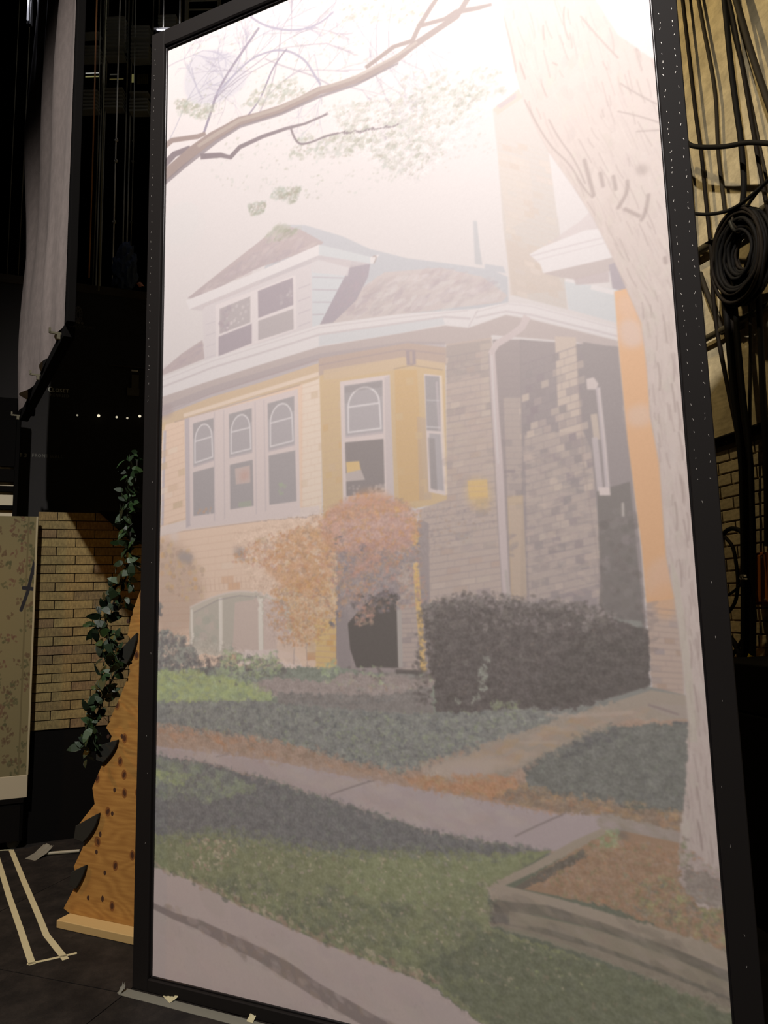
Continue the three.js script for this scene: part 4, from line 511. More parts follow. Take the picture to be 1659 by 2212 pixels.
// tall black flat with chalked notes, and the batten along its top
const notes = (() => {
  const P = atDepth(190, 850, 5.9), a = onPlane(-30, 985, P, FLAT_N), r = onPlane(330, 635, P, FLAT_N), W = r.clone().sub(a).dot(FLAT_U), top = onPlane(200, 634, P, FLAT_N).y;
  const [c, x] = canvas(1024, 2048), put = (u, v) => { const p = onPlane(u, v, P, FLAT_N); return [p.clone().sub(a).dot(FLAT_U) / W * 1024, (1 - p.y / top) * 2048]; };
  x.fillStyle = hex(20, 18, 16); x.fillRect(0, 0, 1024, 2048); x.textBaseline = 'alphabetic';
  const write = (t, u, v, px, tone, font = 'bold') => { const [i, j] = put(u, v), k = Math.abs(put(u, v + 10)[1] - j) / 10; x.save(); x.translate(i, j); x.scale(1024 / W / (2048 / top), 1); x.font = font + ' ' + Math.round(px * k * 1.25) + 'px sans-serif'; x.fillStyle = hex(tone, tone, tone * 0.92); x.fillText(t, 0, 0); x.restore(); };
  write('C', 103, 846, 12, 170); write('LOSET', 112, 846, 9, 165); write('HENRIED', 107, 856, 7, 95);
  write('ACT 3', 25, 986, 9, 150); write('FRONT WALL', 68, 987, 8, 80);
  const [i, j] = put(169, 680); x.strokeStyle = hex(74, 74, 74); x.lineWidth = 3;    // round emblem of petals with two lines of print
  for (let q = 0; q < 12; q++) { x.beginPath(); x.ellipse(i + Math.cos(q * 0.5236) * 17, j + Math.sin(q * 0.5236) * 26, 9, 13, q * 0.5236, 0, 7); x.stroke(); } x.beginPath(); x.ellipse(i, j, 12, 18, 0, 0, 7); x.stroke();
  write('F&G', 163, 699, 6, 96); write('HOME COMFORTS', 147, 705, 5, 84, 'normal'); write('FURNISHINGS INC', 147, 710, 4, 66, 'normal');
  const g = thing('black_masking_flat', 'tall black masking flat with chalked closet and act notes', 'stage flat', V(a.x, 0, a.z), FLAT_TURN);
  const m = std(0xffffff, 0.85, { map: texture(c) });
  const board = mesh('black_board', box(W, top, 0.03, W / 2, top / 2, -0.015), m, g);
  mesh('top_rail', box(W, 0.075, 0.05, W / 2, top + 0.0375, -0.02, 0.004), std(0x2c2416, 0.8), g);
  // a strap hinge and hook near the frame
  const hook = onPlane(291, 802, P, FLAT_N), hx = hook.clone().sub(a).dot(FLAT_U), hb = (n, w, h, dx, dy, mm) => mesh(n, box(w, h, 0.012, hx + dx, hook.y + dy, 0.008, 0.003), mm, g);
  hb('hinge_strap', 0.3, 0.012, -0.06, 0.03, std(0x3a3322, 0.5, { metalness: 0.6 })); hb('hook_plate', 0.055, 0.016, 0, 0, std(0xd6d2c4, 0.25, { metalness: 0.5 })); hb('work_glove', 0.06, 0.13, 0.005, -0.1, std(0x46443a, 0.9)); hb('work_glove', 0.1, 0.07, -0.01, -0.19, std(0x46443a, 0.9));
  return { P, a, W, top };
})();
// little pilot bulbs in a row along a cable on the black flat
for (const [u, v, s, which] of [[167, 897, 0.3, 'dimmest tiny pilot bulb, farthest from the frame, on black masking flat'], [213, 898, 1, 'brightest tiny pilot bulb on the black masking flat'], [252, 901, 0.6, 'tiny pilot bulb next to the brightest one on black flat'], [275, 903, 0.5, 'tiny pilot bulb second from the frame on black flat'], [302, 899, 0.9, 'bright tiny pilot bulb right beside the frame on black flat']]) {
  const p = onPlane(u, v, notes.P.clone().addScaledVector(FLAT_N, 0.025), FLAT_N), r = 0.006 + 0.006 * s;
  const g = thing('pilot_bulb', which, 'bulb', p, FLAT_TURN, 'pilot bulbs on the black flat');
  mesh('bulb', new THREE.SphereGeometry(r, 14, 10), std(0x111111, 0.5, { emissive: 0xfff2d0, emissiveIntensity: 0.9 * s }), g);
  const sock = mesh('socket', new THREE.CylinderGeometry(r * 0.8, r * 0.9, 0.02, 12), std(0x1a1814, 0.6), g); sock.rotation.x = Math.PI / 2; sock.position.z = -0.014;
}
// blue bundle lying on the batten
{
  const p = onPlane(268, 624, notes.P.clone().addScaledVector(FLAT_N, -0.02), FLAT_N), geo = new THREE.IcosahedronGeometry(0.22, 5), q = geo.attributes.position;
  for (let i = 0; i < q.count; i++) { const v = V(q.getX(i), q.getY(i), q.getZ(i)), n = v.clone().normalize(); const f = 1 + 0.22 * noise(n.x * 2.2 + 3, n.y * 2.2 + n.z) + 0.1 * noise(n.x * 6, n.z * 6 + n.y * 5); v.multiplyScalar(f); q.setXYZ(i, v.x * 0.55, Math.max(v.y * 1.05, -0.19) + 0.19, v.z * 0.35); }
  geo.computeVertexNormals(); const b = mesh('tarp_bundle', geo, std(0x2c3a55, 0.75)); b.position.set(p.x, notes.top + 0.074, p.z); tag(b, 'crumpled dark blue cloth bundle lying on the black flat\'s top rail', 'bundle');
  const s = onPlane(304, 609, notes.P, FLAT_N), t = mesh('orange_glint', (() => { const g = new THREE.CylinderGeometry(0.03, 0.03, 0.06, 10, 1, true, 0, 2.2); g.rotateZ(0.7); return g; })(), std(0xd88a60, 0.5, { side: THREE.DoubleSide })); t.position.set(s.x, notes.top + 0.115, s.z); tag(t, 'small curled orange gel scrap on the black flat\'s top rail', 'glint piece');  // small orange piece added in place of a bulb glint
}

// grey cloth flat flown above, seen nearly edge-on
{
  const A = atDepth(139, 702, 3.5), r = ray(44, 892), B = eye.clone().addScaledVector(r, (A.y - eye.y) / r.y), D = B.clone().sub(A).setY(0), len = D.length(); D.normalize();
  const N = V(D.z, 0, -D.x); if (N.dot(eye.clone().sub(A)) < 0) N.negate();
  const g = thing('flown_cloth_flat', 'tall grey cloth-covered flat hanging above the stored scenery', 'stage flat', A, Math.atan2(-D.z, D.x));
  const zs = N.dot(V(0, 0, 1).applyAxisAngle(V(0, 1, 0), Math.atan2(-D.z, D.x))) > 0 ? 1 : -1, H = 5.2, geo = new THREE.PlaneGeometry(len, H, 90, 70), q = geo.attributes.position;
  for (let i = 0; i < q.count; i++) { const x = q.getX(i) + len / 2, y = q.getY(i) + H / 2, e = Math.min(1, x * 4), f = 0.022 * Math.sin((x + 0.12 * y) * 11) + 0.018 * noise(x * 3.1 + 4, y * 0.5) + 0.05 * Math.exp(-(((x - len * 0.74 - 0.12 * y) / 0.1) ** 2)); q.setXYZ(i, x, y, zs * e * f); }
  geo.computeVertexNormals(); mesh('grey_cloth', geo, std(0x8a817c, 0.95, { side: THREE.DoubleSide, map: texture(grainMap(256, 256, [225, 222, 220], [12, 12, 12], 1.2, 0.8), [6, 10]) }), g);
  mesh('frame_stile', box(0.06, H, 0.04, -0.03, H / 2, -zs * 0.022, 0.005), flatBlack, g); mesh('frame_rail', box(len, 0.06, 0.055, len / 2, -0.03, -zs * 0.025, 0.005), flatBlack, g); mesh('frame_stile', box(0.06, H, 0.075, len + 0.03, H / 2, -zs * 0.06, 0.005), flatBlack, g);
  for (const s of [0.02, 0.42, 0.97]) { const c = mesh('clamp', join([box(0.012, 0.03, 0.016, s * len, -0.05, zs * 0.02), box(0.01, 0.01, 0.055, s * len, -0.036, zs * 0.035), box(0.01, 0.026, 0.01, s * len, -0.026, zs * 0.06)]), std(0x77735f, 0.35, { metalness: 0.7 }), g); }
  for (const s of [0.1, 0.9]) mesh('hanging_wire', new THREE.CylinderGeometry(0.004, 0.004, ROOM.top - A.y - H, 6).translate(s * len, H + (ROOM.top - A.y - H) / 2, -zs * 0.03), std(0x55504a, 0.5, { metalness: 0.6 }), g);
}
// ---------------------------------------------------------------- the fly rail, ropes and gallery far behind
const VIEW_TURN = Math.atan2(AZ.x, AZ.z);
{
  const wall = atDepth(250, 160, 8.3), W = 3.2, y0 = atDepth(250, 240, 8.3).y, y1 = atDepth(250, 110, 8.3).y;
  const g = thing('fly_gallery', 'dark gallery booth with a band of small lit windows', 'gallery', V(wall.x, y0, wall.z), VIEW_TURN), h = y1 - y0, nx = AX.clone();
  mesh('booth_wall', box(W, h, 0.9, 0, h / 2, -0.52), flatBlack, g); mesh('floor_slab', box(W + 0.2, 0.12, 1.3, 0, -0.06, -0.5), flatBlack, g);
  for (const sx of [-1.4, 1.4]) mesh('post', box(0.12, y0 - 0.12, 0.12, sx, -(y0 - 0.12) / 2 - 0.12, -0.6), flatBlack, g);
  const pane = (u0, u1, v0, v1, color, e, extra) => {
    const p = atDepth(u0, v1, 8.3), q = atDepth(u1, v0, 8.3), w = p.distanceTo(q.clone().setY(p.y)), ph = q.y - p.y, cx = p.clone().add(q).multiplyScalar(0.5).sub(wall).dot(V(Math.cos(VIEW_TURN), 0, -Math.sin(VIEW_TURN))), cy = (p.y + q.y) / 2 - y0;
    const m = mesh('lit_window', box(w, ph, 0.01, cx, cy, -0.06), std(0x222018, 0.6, { emissive: color, emissiveIntensity: e }), g);
    mesh('window_frame', join([box(w + 0.03, 0.014, 0.03, cx, cy + ph / 2 + 0.007, -0.06), box(w + 0.03, 0.014, 0.03, cx, cy - ph / 2 - 0.007, -0.06), box(0.014, ph, 0.03, cx - w / 2 - 0.007, cy, -0.06), box(0.014, ph, 0.03, cx + w / 2 + 0.007, cy, -0.06)]), flatBlack, m);
    if (extra) for (let k = 0; k < extra; k++) mesh('curtain_fold', new THREE.CylinderGeometry(0.012, 0.016, ph, 8).translate(cx - w / 2 + (k + 0.5) * w / extra, cy, -0.048), std(0x6b6438, 0.9), m);
  };
  pane(180, 211, 148, 154, 0xd8d6cc, 0.6); pane(180, 211, 154, 161, 0xa6a068, 0.5); pane(233, 253, 151, 156, 0x8a8778, 0.12); pane(233, 264, 162, 167, 0x9a8c56, 0.16); pane(279, 286, 152, 174, 0x97915a, 0.35); pane(294, 317, 154, 178, 0xb9b284, 0.4, 6);
  const glow = new THREE.RectAreaLight(0xd8d0a0, 0.3, 1.2, 0.15); glow.name = 'gallery_glow'; glow.position.set(wall.x, wall.y, wall.z).addScaledVector(AZ, 0.05); glow.lookAt(glow.position.clone().add(AZ)); scene.add(glow);
}
// counterweight stacks between guide rods
{
  const steelDark = std(0x8a8a7c, 0.5), plate = box(0.2, 0.022, 0.1, 0, 0, 0, 0.003);
  for (const [u, ranges, which] of [[196, [[62, 70], [85, 128], [205, 250]], 'dark counterweight plates on rods beside the flown grey flat'], [250, [[30, 125], [200, 245]], 'dark counterweight plates on rods behind the knotted pale rope'], [304, [[48, 130], [205, 262]], 'dark counterweight plates on rods nearest the frame stile'], [362, [[20, 45], [75, 110]], 'dark counterweight plates on rods behind the short strip lamp']]) {
    const p = atDepth(u, 150, 7.6), g = thing('counterweight_stack', which, 'counterweight', V(p.x, 0, p.z), VIEW_TURN, 'counterweight columns of the fly rail');
    for (const s of [-0.115, 0.115]) mesh('guide_rod', new THREE.CylinderGeometry(0.008, 0.008, ROOM.top, 8).translate(s, ROOM.top / 2, -0.03), steelDark, g);
    for (const [a, b] of ranges) { const ya = atDepth(u, b, 7.6).y, yb = atDepth(u, a, 7.6).y; for (let y = ya; y < yb; y += 0.042) if (rnd() < 0.85) { const m = mesh('weight_plate', plate, steelDark, g); m.position.set(0, y, 0); m.rotation.y = rr(-0.05, 0.05); } }
  }
}
// ropes and wires
{
  const list = [[192, 115, 600, 5.7, 0.006, 0xa06a34, 'orange-brown hauling rope hanging slack before the fly rail'], [243, 30, 610, 6.6, 0.007, 0xb8b2a0, 'pale knotted rope hanging before the fly rail'], [222, 0, 180, 6.8, 0.005, 0x8a8570, 'thin grey wire hanging left of the knotted rope'],
    [270, 25, 90, 6.9, 0.005, 0x8c8878, 'short forked wire hanging right of the knotted rope'], [200, 360, 625, 6.2, 0.005, 0x5c5844, 'thin dark line behind the orange-brown rope'], [280, 180, 620, 6.4, 0.005, 0x5c5a4c, 'thin dark line with a knot beside the blue bundle'], [37, 330, 640, 6.0, 0.004, 0x55503c, 'thin line left of the flown grey flat'], [12, 0, 660, 6.1, 0.004, 0x4a4634, 'faint line at the far side of the flown grey flat'], [213, 400, 628, 6.0, 0.006, 0x6a6648, 'slack greenish line tied to the black flat']];
  for (const [u, v0, v1, d, r, col, label] of list) {
    const a = atDepth(u, v1, d), top = V(a.x, ROOM.top, a.z), pts = []; for (let k = 0; k <= 6; k++) pts.push(V(lerp(a.x, top.x, k / 6) + rr(-0.012, 0.012) * (k && k < 6), lerp(a.y, top.y, k / 6), lerp(a.z, top.z, k / 6)));
    const g = thing('fly_rope', label, 'rope', a); mesh('line', tube(pts.map((p) => p.sub(a)), r, 24, 6), std(col, 0.8), g);
    if (u === 243 || u === 280) for (const kv of [[470, 1.6], [325, 1.4], [275, 1.3]]) { const kp = atDepth(u, kv[0], d).sub(a); mesh('knot', new THREE.TorusKnotGeometry(r * 1.6, r * 0.8, 40, 6), std(col, 0.8), g).position.set(0, kp.y, 0); }
  }
}
// steel access ladder above the frame corner
{
  const a = atDepth(438, 60, 6.0), g = thing('access_ladder', 'steel ladder with thin bright rungs rising above the frame corner', 'ladder', V(a.x, 0, a.z), VIEW_TURN), m = std(0xa8a894, 0.4, { metalness: 0.5 });
  for (const s of [-0.14, 0.14]) mesh('ladder_rail', box(0.03, ROOM.top - 0.02, 0.02, s, ROOM.top / 2, 0), m, g);
  for (let y = 5.2; y < 9; y += 0.085) mesh('rung', new THREE.CylinderGeometry(0.007, 0.007, 0.28, 8).rotateZ(Math.PI / 2).translate(0, y, 0), m, g);
}
// two hanging strip lamps
for (const [u, v0, v1, turn, d, e, label] of [[62, -60, 47, 0, 5.6, 0.42, 'upright bare strip lamp hanging beside the flown grey flat'], [355, 60, 71, 1, 6.4, 1.0, 'short level strip lamp hanging above the frame corner']]) {
  const L = turn ? 0.13 : 0.4, p = atDepth(u, (v0 + v1) / 2 + (turn ? 0 : 0), d), g = thing('strip_lamp', label, 'lamp', p, VIEW_TURN);
  const t = new THREE.CapsuleGeometry(0.008, L, 4, 10); if (turn) t.rotateZ(Math.PI / 2 - 0.12); mesh('lamp_tube', t, std(0x222222, 0.4, { emissive: 0xf0f0ff, emissiveIntensity: e }), g);
  mesh('housing', turn ? box(L + 0.06, 0.02, 0.04, 0, 0.02, -0.02) : box(0.03, L + 0.05, 0.03, 0, 0.0, -0.03), std(0x1c1b19, 0.6), g); mesh('hanger_rod', new THREE.CylinderGeometry(0.006, 0.006, ROOM.top - p.y, 8).translate(turn ? -0.02 : 0, (ROOM.top - p.y) / 2, -0.03), std(0x9a968a, 0.4, { metalness: 0.5 }), g);
  if (turn) mesh('hanger_rod', new THREE.CylinderGeometry(0.011, 0.011, ROOM.top - p.y, 8).translate(0.13, (ROOM.top - p.y) / 2, -0.05), std(0x8a867a, 0.4, { metalness: 0.5 }), g);
  const pl = new THREE.PointLight(0xf0f0ff, 0.25, 0, 2); pl.name = 'strip_lamp_glow'; pl.position.copy(p).addScaledVector(AZ, 0.05); pl.castShadow = true; scene.add(pl);
}

// ---------------------------------------------------------------- plywood ground-row with artificial vine, just behind the frame
{
  const Z = -0.36, P = V(0, 0, Z), N = V(0, 0, 1), at = (u, v) => { const p = onPlane(u, v, P, N); return [p.x, p.y]; };
  const foot = onFloor(150, 1990), g = thing('plywood_ground_row', 'raw plywood tree profile with jagged edge on a pine foot behind the frame', 'ground row', V(0, 0, Z));
  const pts = [[150, 1972], [138, 1962], [168, 1905], [160, 1872], [176, 1838], [192, 1800], [170, 1782], [205, 1737], [200, 1702], [226, 1640], [242, 1590], [230, 1572], [262, 1500], [282, 1450], [270, 1420], [292, 1392], [276, 1372], [286, 1322], [300, 1286], [330, 1200], [420, 1180], [430, 2080], [300, 2022]].map((p) => at(...p));
  const s = new THREE.Shape(); pts.forEach((p, i) => (i ? s.lineTo(...p) : s.moveTo(...p)));
  const eg = new THREE.ExtrudeGeometry(s, { depth: 0.016, bevelEnabled: true, bevelSize: 0.0015, bevelThickness: 0.0015, bevelSegments: 1 }); eg.translate(0, 0, -0.016);
  mesh('plywood_sheet', eg, std(0xcdc8a2, 0.75, { map: ply }), g);
  const f = box(1.0, 0.04, 0.085, foot.x + 0.5, 0.0205, 0.045, 0.004); mesh('pine_foot', f, std(0xb09560, 0.8), g);
  const kn = new THREE.CylinderGeometry(0.011, 0.011, 0.003, 14); kn.rotateX(Math.PI / 2);
  const knot = std(0x3a2212, 0.8); for (const [u, v] of [[248, 1706], [243, 1757], [217, 1802], [209, 1840], [227, 1885], [191, 1939], [222, 1941], [277, 1342], [234, 1591], [264, 1590]]) { const [a, b] = at(u, v), m = mesh('wood_knot', kn, knot, g); m.position.set(a, b, 0.001); m.scale.set(0.8, rr(1, 1.5), 1); }
  // dark fins laid on the plywood, shaped and coloured as cast shadows
  const stemAndShadow = std(0x17170d, 0.9);
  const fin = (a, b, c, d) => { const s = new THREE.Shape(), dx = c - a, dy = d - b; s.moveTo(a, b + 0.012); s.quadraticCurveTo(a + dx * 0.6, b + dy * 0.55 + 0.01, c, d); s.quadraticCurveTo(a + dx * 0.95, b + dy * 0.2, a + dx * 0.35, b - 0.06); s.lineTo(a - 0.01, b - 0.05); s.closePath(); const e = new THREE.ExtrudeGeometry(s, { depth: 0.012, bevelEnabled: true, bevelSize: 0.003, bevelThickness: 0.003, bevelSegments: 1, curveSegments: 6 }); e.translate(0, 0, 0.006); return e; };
  for (const [u, v, u2, v2] of [[215, 1618, 258, 1598], [170, 1788, 218, 1756], [160, 1888, 190, 1868], [250, 1425, 300, 1368]]) { const [a, b] = at(u, v), [c, d] = at(u2, v2); mesh('shadow_fin', fin(a, b, c, d), stemAndShadow, g); }

  const leafShape = new THREE.Shape(); leafShape.moveTo(0, 0); leafShape.bezierCurveTo(0.018, 0.006, 0.02, 0.03, 0.0, 0.052); leafShape.bezierCurveTo(-0.02, 0.03, -0.018, 0.006, 0, 0);
  const leaf = new THREE.ExtrudeGeometry(leafShape, { depth: 0.0006, bevelEnabled: false, curveSegments: 5 }); { const q = leaf.attributes.position; for (let i = 0; i < q.count; i++) { const x = q.getX(i), y = q.getY(i); q.setZ(i, q.getZ(i) + x * x * 14 - y * y * 3); } leaf.computeVertexNormals(); }
  const greens = [0x162a10, 0x1c3414, 0x112210, 0x223c18, 0x182c12].map((c) => std(c, 0.55, { side: THREE.DoubleSide }));
  const v = thing('artificial_vine', 'dark green plastic leaf garland draped along the plywood\'s jagged edge', 'garland', V(0, 0, Z));
  const spine = [[303, 985], [296, 1060], [286, 1100], [290, 1170], [286, 1240], [262, 1290], [238, 1345], [250, 1390], [268, 1420], [245, 1480], [222, 1540], [210, 1590], [206, 1625]];
  mesh('vine_stem', tube(spine.map((p) => V(...at(...p), rr(0.02, 0.04))), 0.005, 90, 6), stemAndShadow, v);
  const curve = new THREE.CatmullRomCurve3(spine.map((p) => V(p[0], p[1], 0)));
  for (let i = 0; i < 285; i++) {
    const t = Math.pow(i / 285, 1.0), p = curve.getPoint(t), wide = p.y < 1230 ? 10 : p.y < 1450 ? 24 : p.y < 1600 ? 14 : 8; if (p.y > 1640 && rnd() < 0.55) continue;
    const m = mesh('leaf', leaf, greens[(rnd() * 5) | 0], v), [a, b] = at(p.x + rr(-wide, wide * 0.9), p.y + rr(-14, 14)); m.position.set(a, b, rr(0.015, 0.085)); m.rotation.set(rr(-1.0, 1.0), rr(-1.1, 1.1), rr(0, 6.28)); m.scale.setScalar(rr(0.9, 1.75) * (p.y < 1230 ? 0.8 : 1));
  }
}

// ---------------------------------------------------------------- tape on the floor
function ribbon(pts, w, thick = 0.0014) {
  const pos = [], uvs = [], idx = [], n = pts.length;
  pts.forEach((p, i) => { const d = pts[Math.min(n - 1, i + 1)].clone().sub(pts[Math.max(0, i - 1)]).setY(0).normalize(), s = V(-d.z, 0, d.x).multiplyScalar(w / 2); for (const [k, y] of [[1, 0.0003], [1, thick], [-1, thick], [-1, 0.0003]]) { pos.push(p.x + s.x * k, y, p.z + s.z * k); uvs.push(i * 0.1, k * 0.5 + 0.5); } });
  for (let i = 0; i < n - 1; i++) for (let k = 0; k < 4; k++) { const a = i * 4 + k, b = i * 4 + (k + 1) % 4, c = a + 4, d = b + 4; idx.push(a, b, c, b, d, c); }
  idx.push(0, 2, 1, 0, 3, 2); const e = (n - 1) * 4; idx.push(e, e + 1, e + 2, e, e + 2, e + 3);
  const g = new THREE.BufferGeometry(); g.setAttribute('position', new THREE.Float32BufferAttribute(pos, 3)); g.setAttribute('uv', new THREE.Float32BufferAttribute(uvs, 2)); g.setIndex(idx); const f = g.toNonIndexed(); f.computeVertexNormals(); return f;
}
const spikeTape = std(0xb4ad88, 0.7, { side: THREE.DoubleSide }), gaffer = std(0x6b6a5e, 0.75, { side: THREE.DoubleSide });
const tapes = [[[[-20, 1810], [0, 1872], [20, 1938], [45, 2010], [58, 2050], [70, 2084]], 0.03, 'long pale floor tape line ending left at the crosswise strip'], [[[24, 1836], [52, 1905], [84, 1980], [100, 2020], [142, 2073]], 0.03, 'long pale floor tape line ending nearer the plywood'], [[[58, 2083], [110, 2072], [166, 2059]], 0.018, 'thin white tape strip joining two floor tape lines'], [[[-30, 1838], [24, 1836]], 0.02, 'pale tape strip across the far end of floor lines']];
for (const [p, w, label] of tapes) tag(mesh('floor_tape', ribbon(p.map((q) => onFloor(...q)), w), spikeTape), label, 'tape', 'spike marks on the stage floor');
tag(mesh('gaffer_tape', ribbon([V(-0.1, 0, 0.062), V(0.4, 0, 0.06), V(0.9, 0, 0.063), V(1.5, 0, 0.06), V(2.4, 0, 0.063)], 0.05), gaffer), 'grey gaffer tape strip along the foot of the framed print', 'tape');
function scrap(u, v, sx, sz, lift, label, mat) { // a torn, curled piece of tape
  const p = onFloor(u, v), g = new THREE.PlaneGeometry(sx, sz, 8, 8); g.rotateX(-Math.PI / 2); const q = g.attributes.position; for (let i = 0; i < q.count; i++) { const x = q.getX(i) / sx + 0.5, z = q.getZ(i) / sz; q.setY(i, 0.002 + lift * x * x + 0.012 * (noise(x * 4 + u, z * 4) + 1) * x); } g.computeVertexNormals();
  const m = mesh('tape_scrap', g, mat); m.position.set(p.x, 0, p.z); m.rotation.y = 1.3 + rr(-0.3, 0.3); tag(m, label, 'tape');
}
scrap(380, 2152, 0.085, 0.07, 0.055, 'curled pale tape scrap on gaffer tape near the frame corner', spikeTape); scrap(545, 2203, 0.04, 0.03, 0.02, 'small torn tape scrap on the floor before the frame', spikeTape); scrap(262, 2144, 0.03, 0.02, 0.012, 'tiny tape scrap on the floor seam by the frame corner', gaffer); scrap(85, 1850, 0.14, 0.1, 0.04, 'crumpled grey tape wad on floor beside the plywood', gaffer);
{ const a = onFloor(100, 1848), b = onFloor(172, 1842), m = mesh('conduit_pipe', tube([a.clone().setY(0.012), b.clone().setY(0.012)], 0.011, 2, 10), std(0x8a8672, 0.5)); tag(m, 'short grey pipe lying on the floor behind the plywood', 'pipe'); }
// ---------------------------------------------------------------- stage right: painted masonry wall and cables
const WALL_TURN = Math.atan2(WALL_N.x, WALL_N.z);
const sOf = (p) => p.clone().sub(WALL_P).dot(WALL_D);
{
  const yP = onWall(1600, 948).y, tone = [178, 164, 128];
  const plasterMap = texture(grainMap(512, 512, tone, [16, 15, 12], 0.8, 1.0), [0.5, 0.5]);
  const slab = structure(mesh('wall_right', box(12.6, ROOM.top, 0.3, -1.7, ROOM.top / 2, -0.165), std(0x6f6247, 0.95))); slab.position.copy(WALL_P); slab.rotation.y = WALL_TURN;
  const pg = box(12.6, ROOM.top - yP, 0.015, -1.7, yP + (ROOM.top - yP) / 2, -0.0075); { const p = pg.attributes.position, uv = pg.attributes.uv; for (let i = 0; i < uv.count; i++) uv.setXY(i, p.getX(i), p.getY(i)); }
  const wrinkle = grainMap(256, 256, [128, 128, 128], [90, 90, 90], 0.1, 0.8, 0.6, 2.2);
  mesh('painted_plaster', pg, std(0xffffff, 0.8, { map: plasterMap, bumpMap: (() => { const t = texture(wrinkle, [0.8, 0.8]); t.colorSpace = THREE.NoColorSpace; return t; })(), bumpScale: 0.003 }), slab);
  const bricks = [0, 1, 2, 3].map((k) => std(0xffffff, 0.85, { map: texture(grainMap(64, 32, tone.map((c) => c * (0.86 + 0.05 * k)), [16, 15, 12], 1, 0.8, 3, 3)) }));
  const s0 = Math.min(sOf(onWall(1480, 1200)), sOf(onWall(1560, 2100))) - 0.25, s1 = sOf(onWall(1659, 1000)) + 0.25, L = 0.215, ph = 0.0765, full = box(L - 0.011, ph - 0.011, 0.02, 0, 0, 0, 0.003);
  const rows = Math.floor(yP / ph), cols = Math.ceil((s1 - s0) / L);
  for (let r = 0; r < rows; r++) for (let c = 0; c < cols; c++) { const b = mesh('brick', full, bricks[(rnd() * 4) | 0], slab); b.position.set(s0 + (c + (r % 2) * 0.5) * L, (r + 0.5) * ph + 0.003, -0.0095 + rr(-0.0015, 0.0015)); b.rotation.z = rr(-0.004, 0.004); }
}
const rubber = matte(0x0b0906, 0.75, 0.3), rubberBrown = matte(0x171109, 0.75, 0.3), rubberGrey = matte(0x262014, 0.75, 0.4);
const local = (p, o) => p.clone().sub(o).applyAxisAngle(V(0, 1, 0), -WALL_TURN);
function cable(pts, px, off, mat, label, group, name = 'hanging_cable') {
  const q = pts.map(([u, v, o]) => onWall(u, v, o ?? off)), r = px / 2 / 1507.65 * q[0].distanceTo(eye) * (pts[0][1] < 0 ? 0.66 : 0.86);
  const m = mesh(name, tube(q.map((p) => local(p, q[0])), r, pts.length * 8, 9), mat); m.position.copy(q[0]); m.rotation.y = WALL_TURN; return tag(m, label, 'cable', group);
}
cable([[1462, -120], [1475, 0], [1490, 130], [1505, 260], [1515, 330], [1525, 430], [1537, 550], [1541, 640], [1550, 720], [1575, 850], [1592, 935], [1600, 1010], [1606, 1110], [1606, 1300], [1604, 1500], [1600, 1790]], 9, 0.06, rubberBrown, 'long brown cable hanging closest beside the framed print');
cable([[1550, -130], [1565, 0], [1580, 150], [1593, 250], [1600, 300], [1607, 400], [1603, 452]], 13, 0.09, rubber, 'thick black cable dropping onto the big cable coil');
cable([[1548, -110], [1575, 0], [1608, 170], [1630, 300], [1648, 400], [1668, 500]], 9, 0.12, rubberBrown, 'slanting brown cable passing right of the big coil');
cable([[1556, -110], [1590, 0], [1625, 120], [1664, 235], [1700, 330]], 14, 0.1, rubberGrey, 'thick greyish cable slanting steeply away above the coil');
cable([[1566, -40], [1582, 60], [1615, 190], [1640, 310], [1665, 430]], 7, 0.05, rubberGrey, 'thin greyish cable slanting between two thicker cables');
cable([[1480, 325], [1491, 380], [1499, 520], [1508, 620], [1518, 800], [1530, 965], [1542, 1130]], 8, 0.03, rubberGrey, 'grey cable running flat on the wall along the frame');
cable([[1498, -60], [1520, 60], [1545, 200], [1552, 330], [1566, 455]], 9, 0.04, rubberGrey, 'grey cable on the plaster ending behind the coil');
cable([[1440, 290], [1478, 304], [1496, 315], [1560, 317], [1620, 308], [1680, 312]], 9, 0.2, rubber, 'black cable stretched level across the hanging cables');
cable([[1450, 452], [1492, 460], [1530, 463], [1580, 452], [1620, 425], [1675, 375]], 7, 0.2, rubber, 'black cable swooping up from the frame past the coil');
cable([[1590, 478], [1612, 448], [1640, 410], [1680, 372]], 7, 0.16, rubber, 'short black cable rising from the top of the coil');
for (const [dx, w, m, o, label] of [[-9, 13, rubber, 0.14, 'left black cable of the thick bundle below the coil'], [2, 14, rubberBrown, 0.11, 'brown middle cable of the thick bundle below the coil'], [11, 11, rubber, 0.13, 'right black cable of the thick bundle below the coil']])
  cable([[1572 + dx, 560], [1574 + dx, 620], [1582 + dx, 720], [1594 + dx, 850], [1610 + dx, 990], [1614 + dx, 1100], [1616 + dx, 1250], [1616 + dx, 1400], [1614 + dx, 1600], [1612 + dx, 1780]], w, o, m, label, 'cables of the bundle');
cable([[1618, 600], [1621, 700], [1620, 900], [1622, 1060], [1626, 1250]], 7, 0.05, rubberGrey, 'thin grey cable hanging from the coil down the bricks');
cable([[1636, 600], [1642, 700], [1649, 860], [1656, 1000], [1658, 1180]], 13, 0.09, rubber, 'black cable hanging right of the bundle below the coil');
cable([[1538, 600], [1548, 628], [1572, 651], [1604, 657], [1630, 645], [1652, 618]], 5, 0.16, rubber, 'thin black loop hanging under the big cable coil');
cable([[1512, 590], [1530, 640], [1546, 680], [1562, 720]], 11, 0.04, rubberGrey, 'short grey cable bending away from the frame edge');
cable([[1558, 1172], [1564, 1152], [1580, 1142], [1600, 1148], [1614, 1180], [1618, 1230], [1616, 1290]], 10, 0.1, rubber, 'black cable bent over like a horseshoe against the bricks');
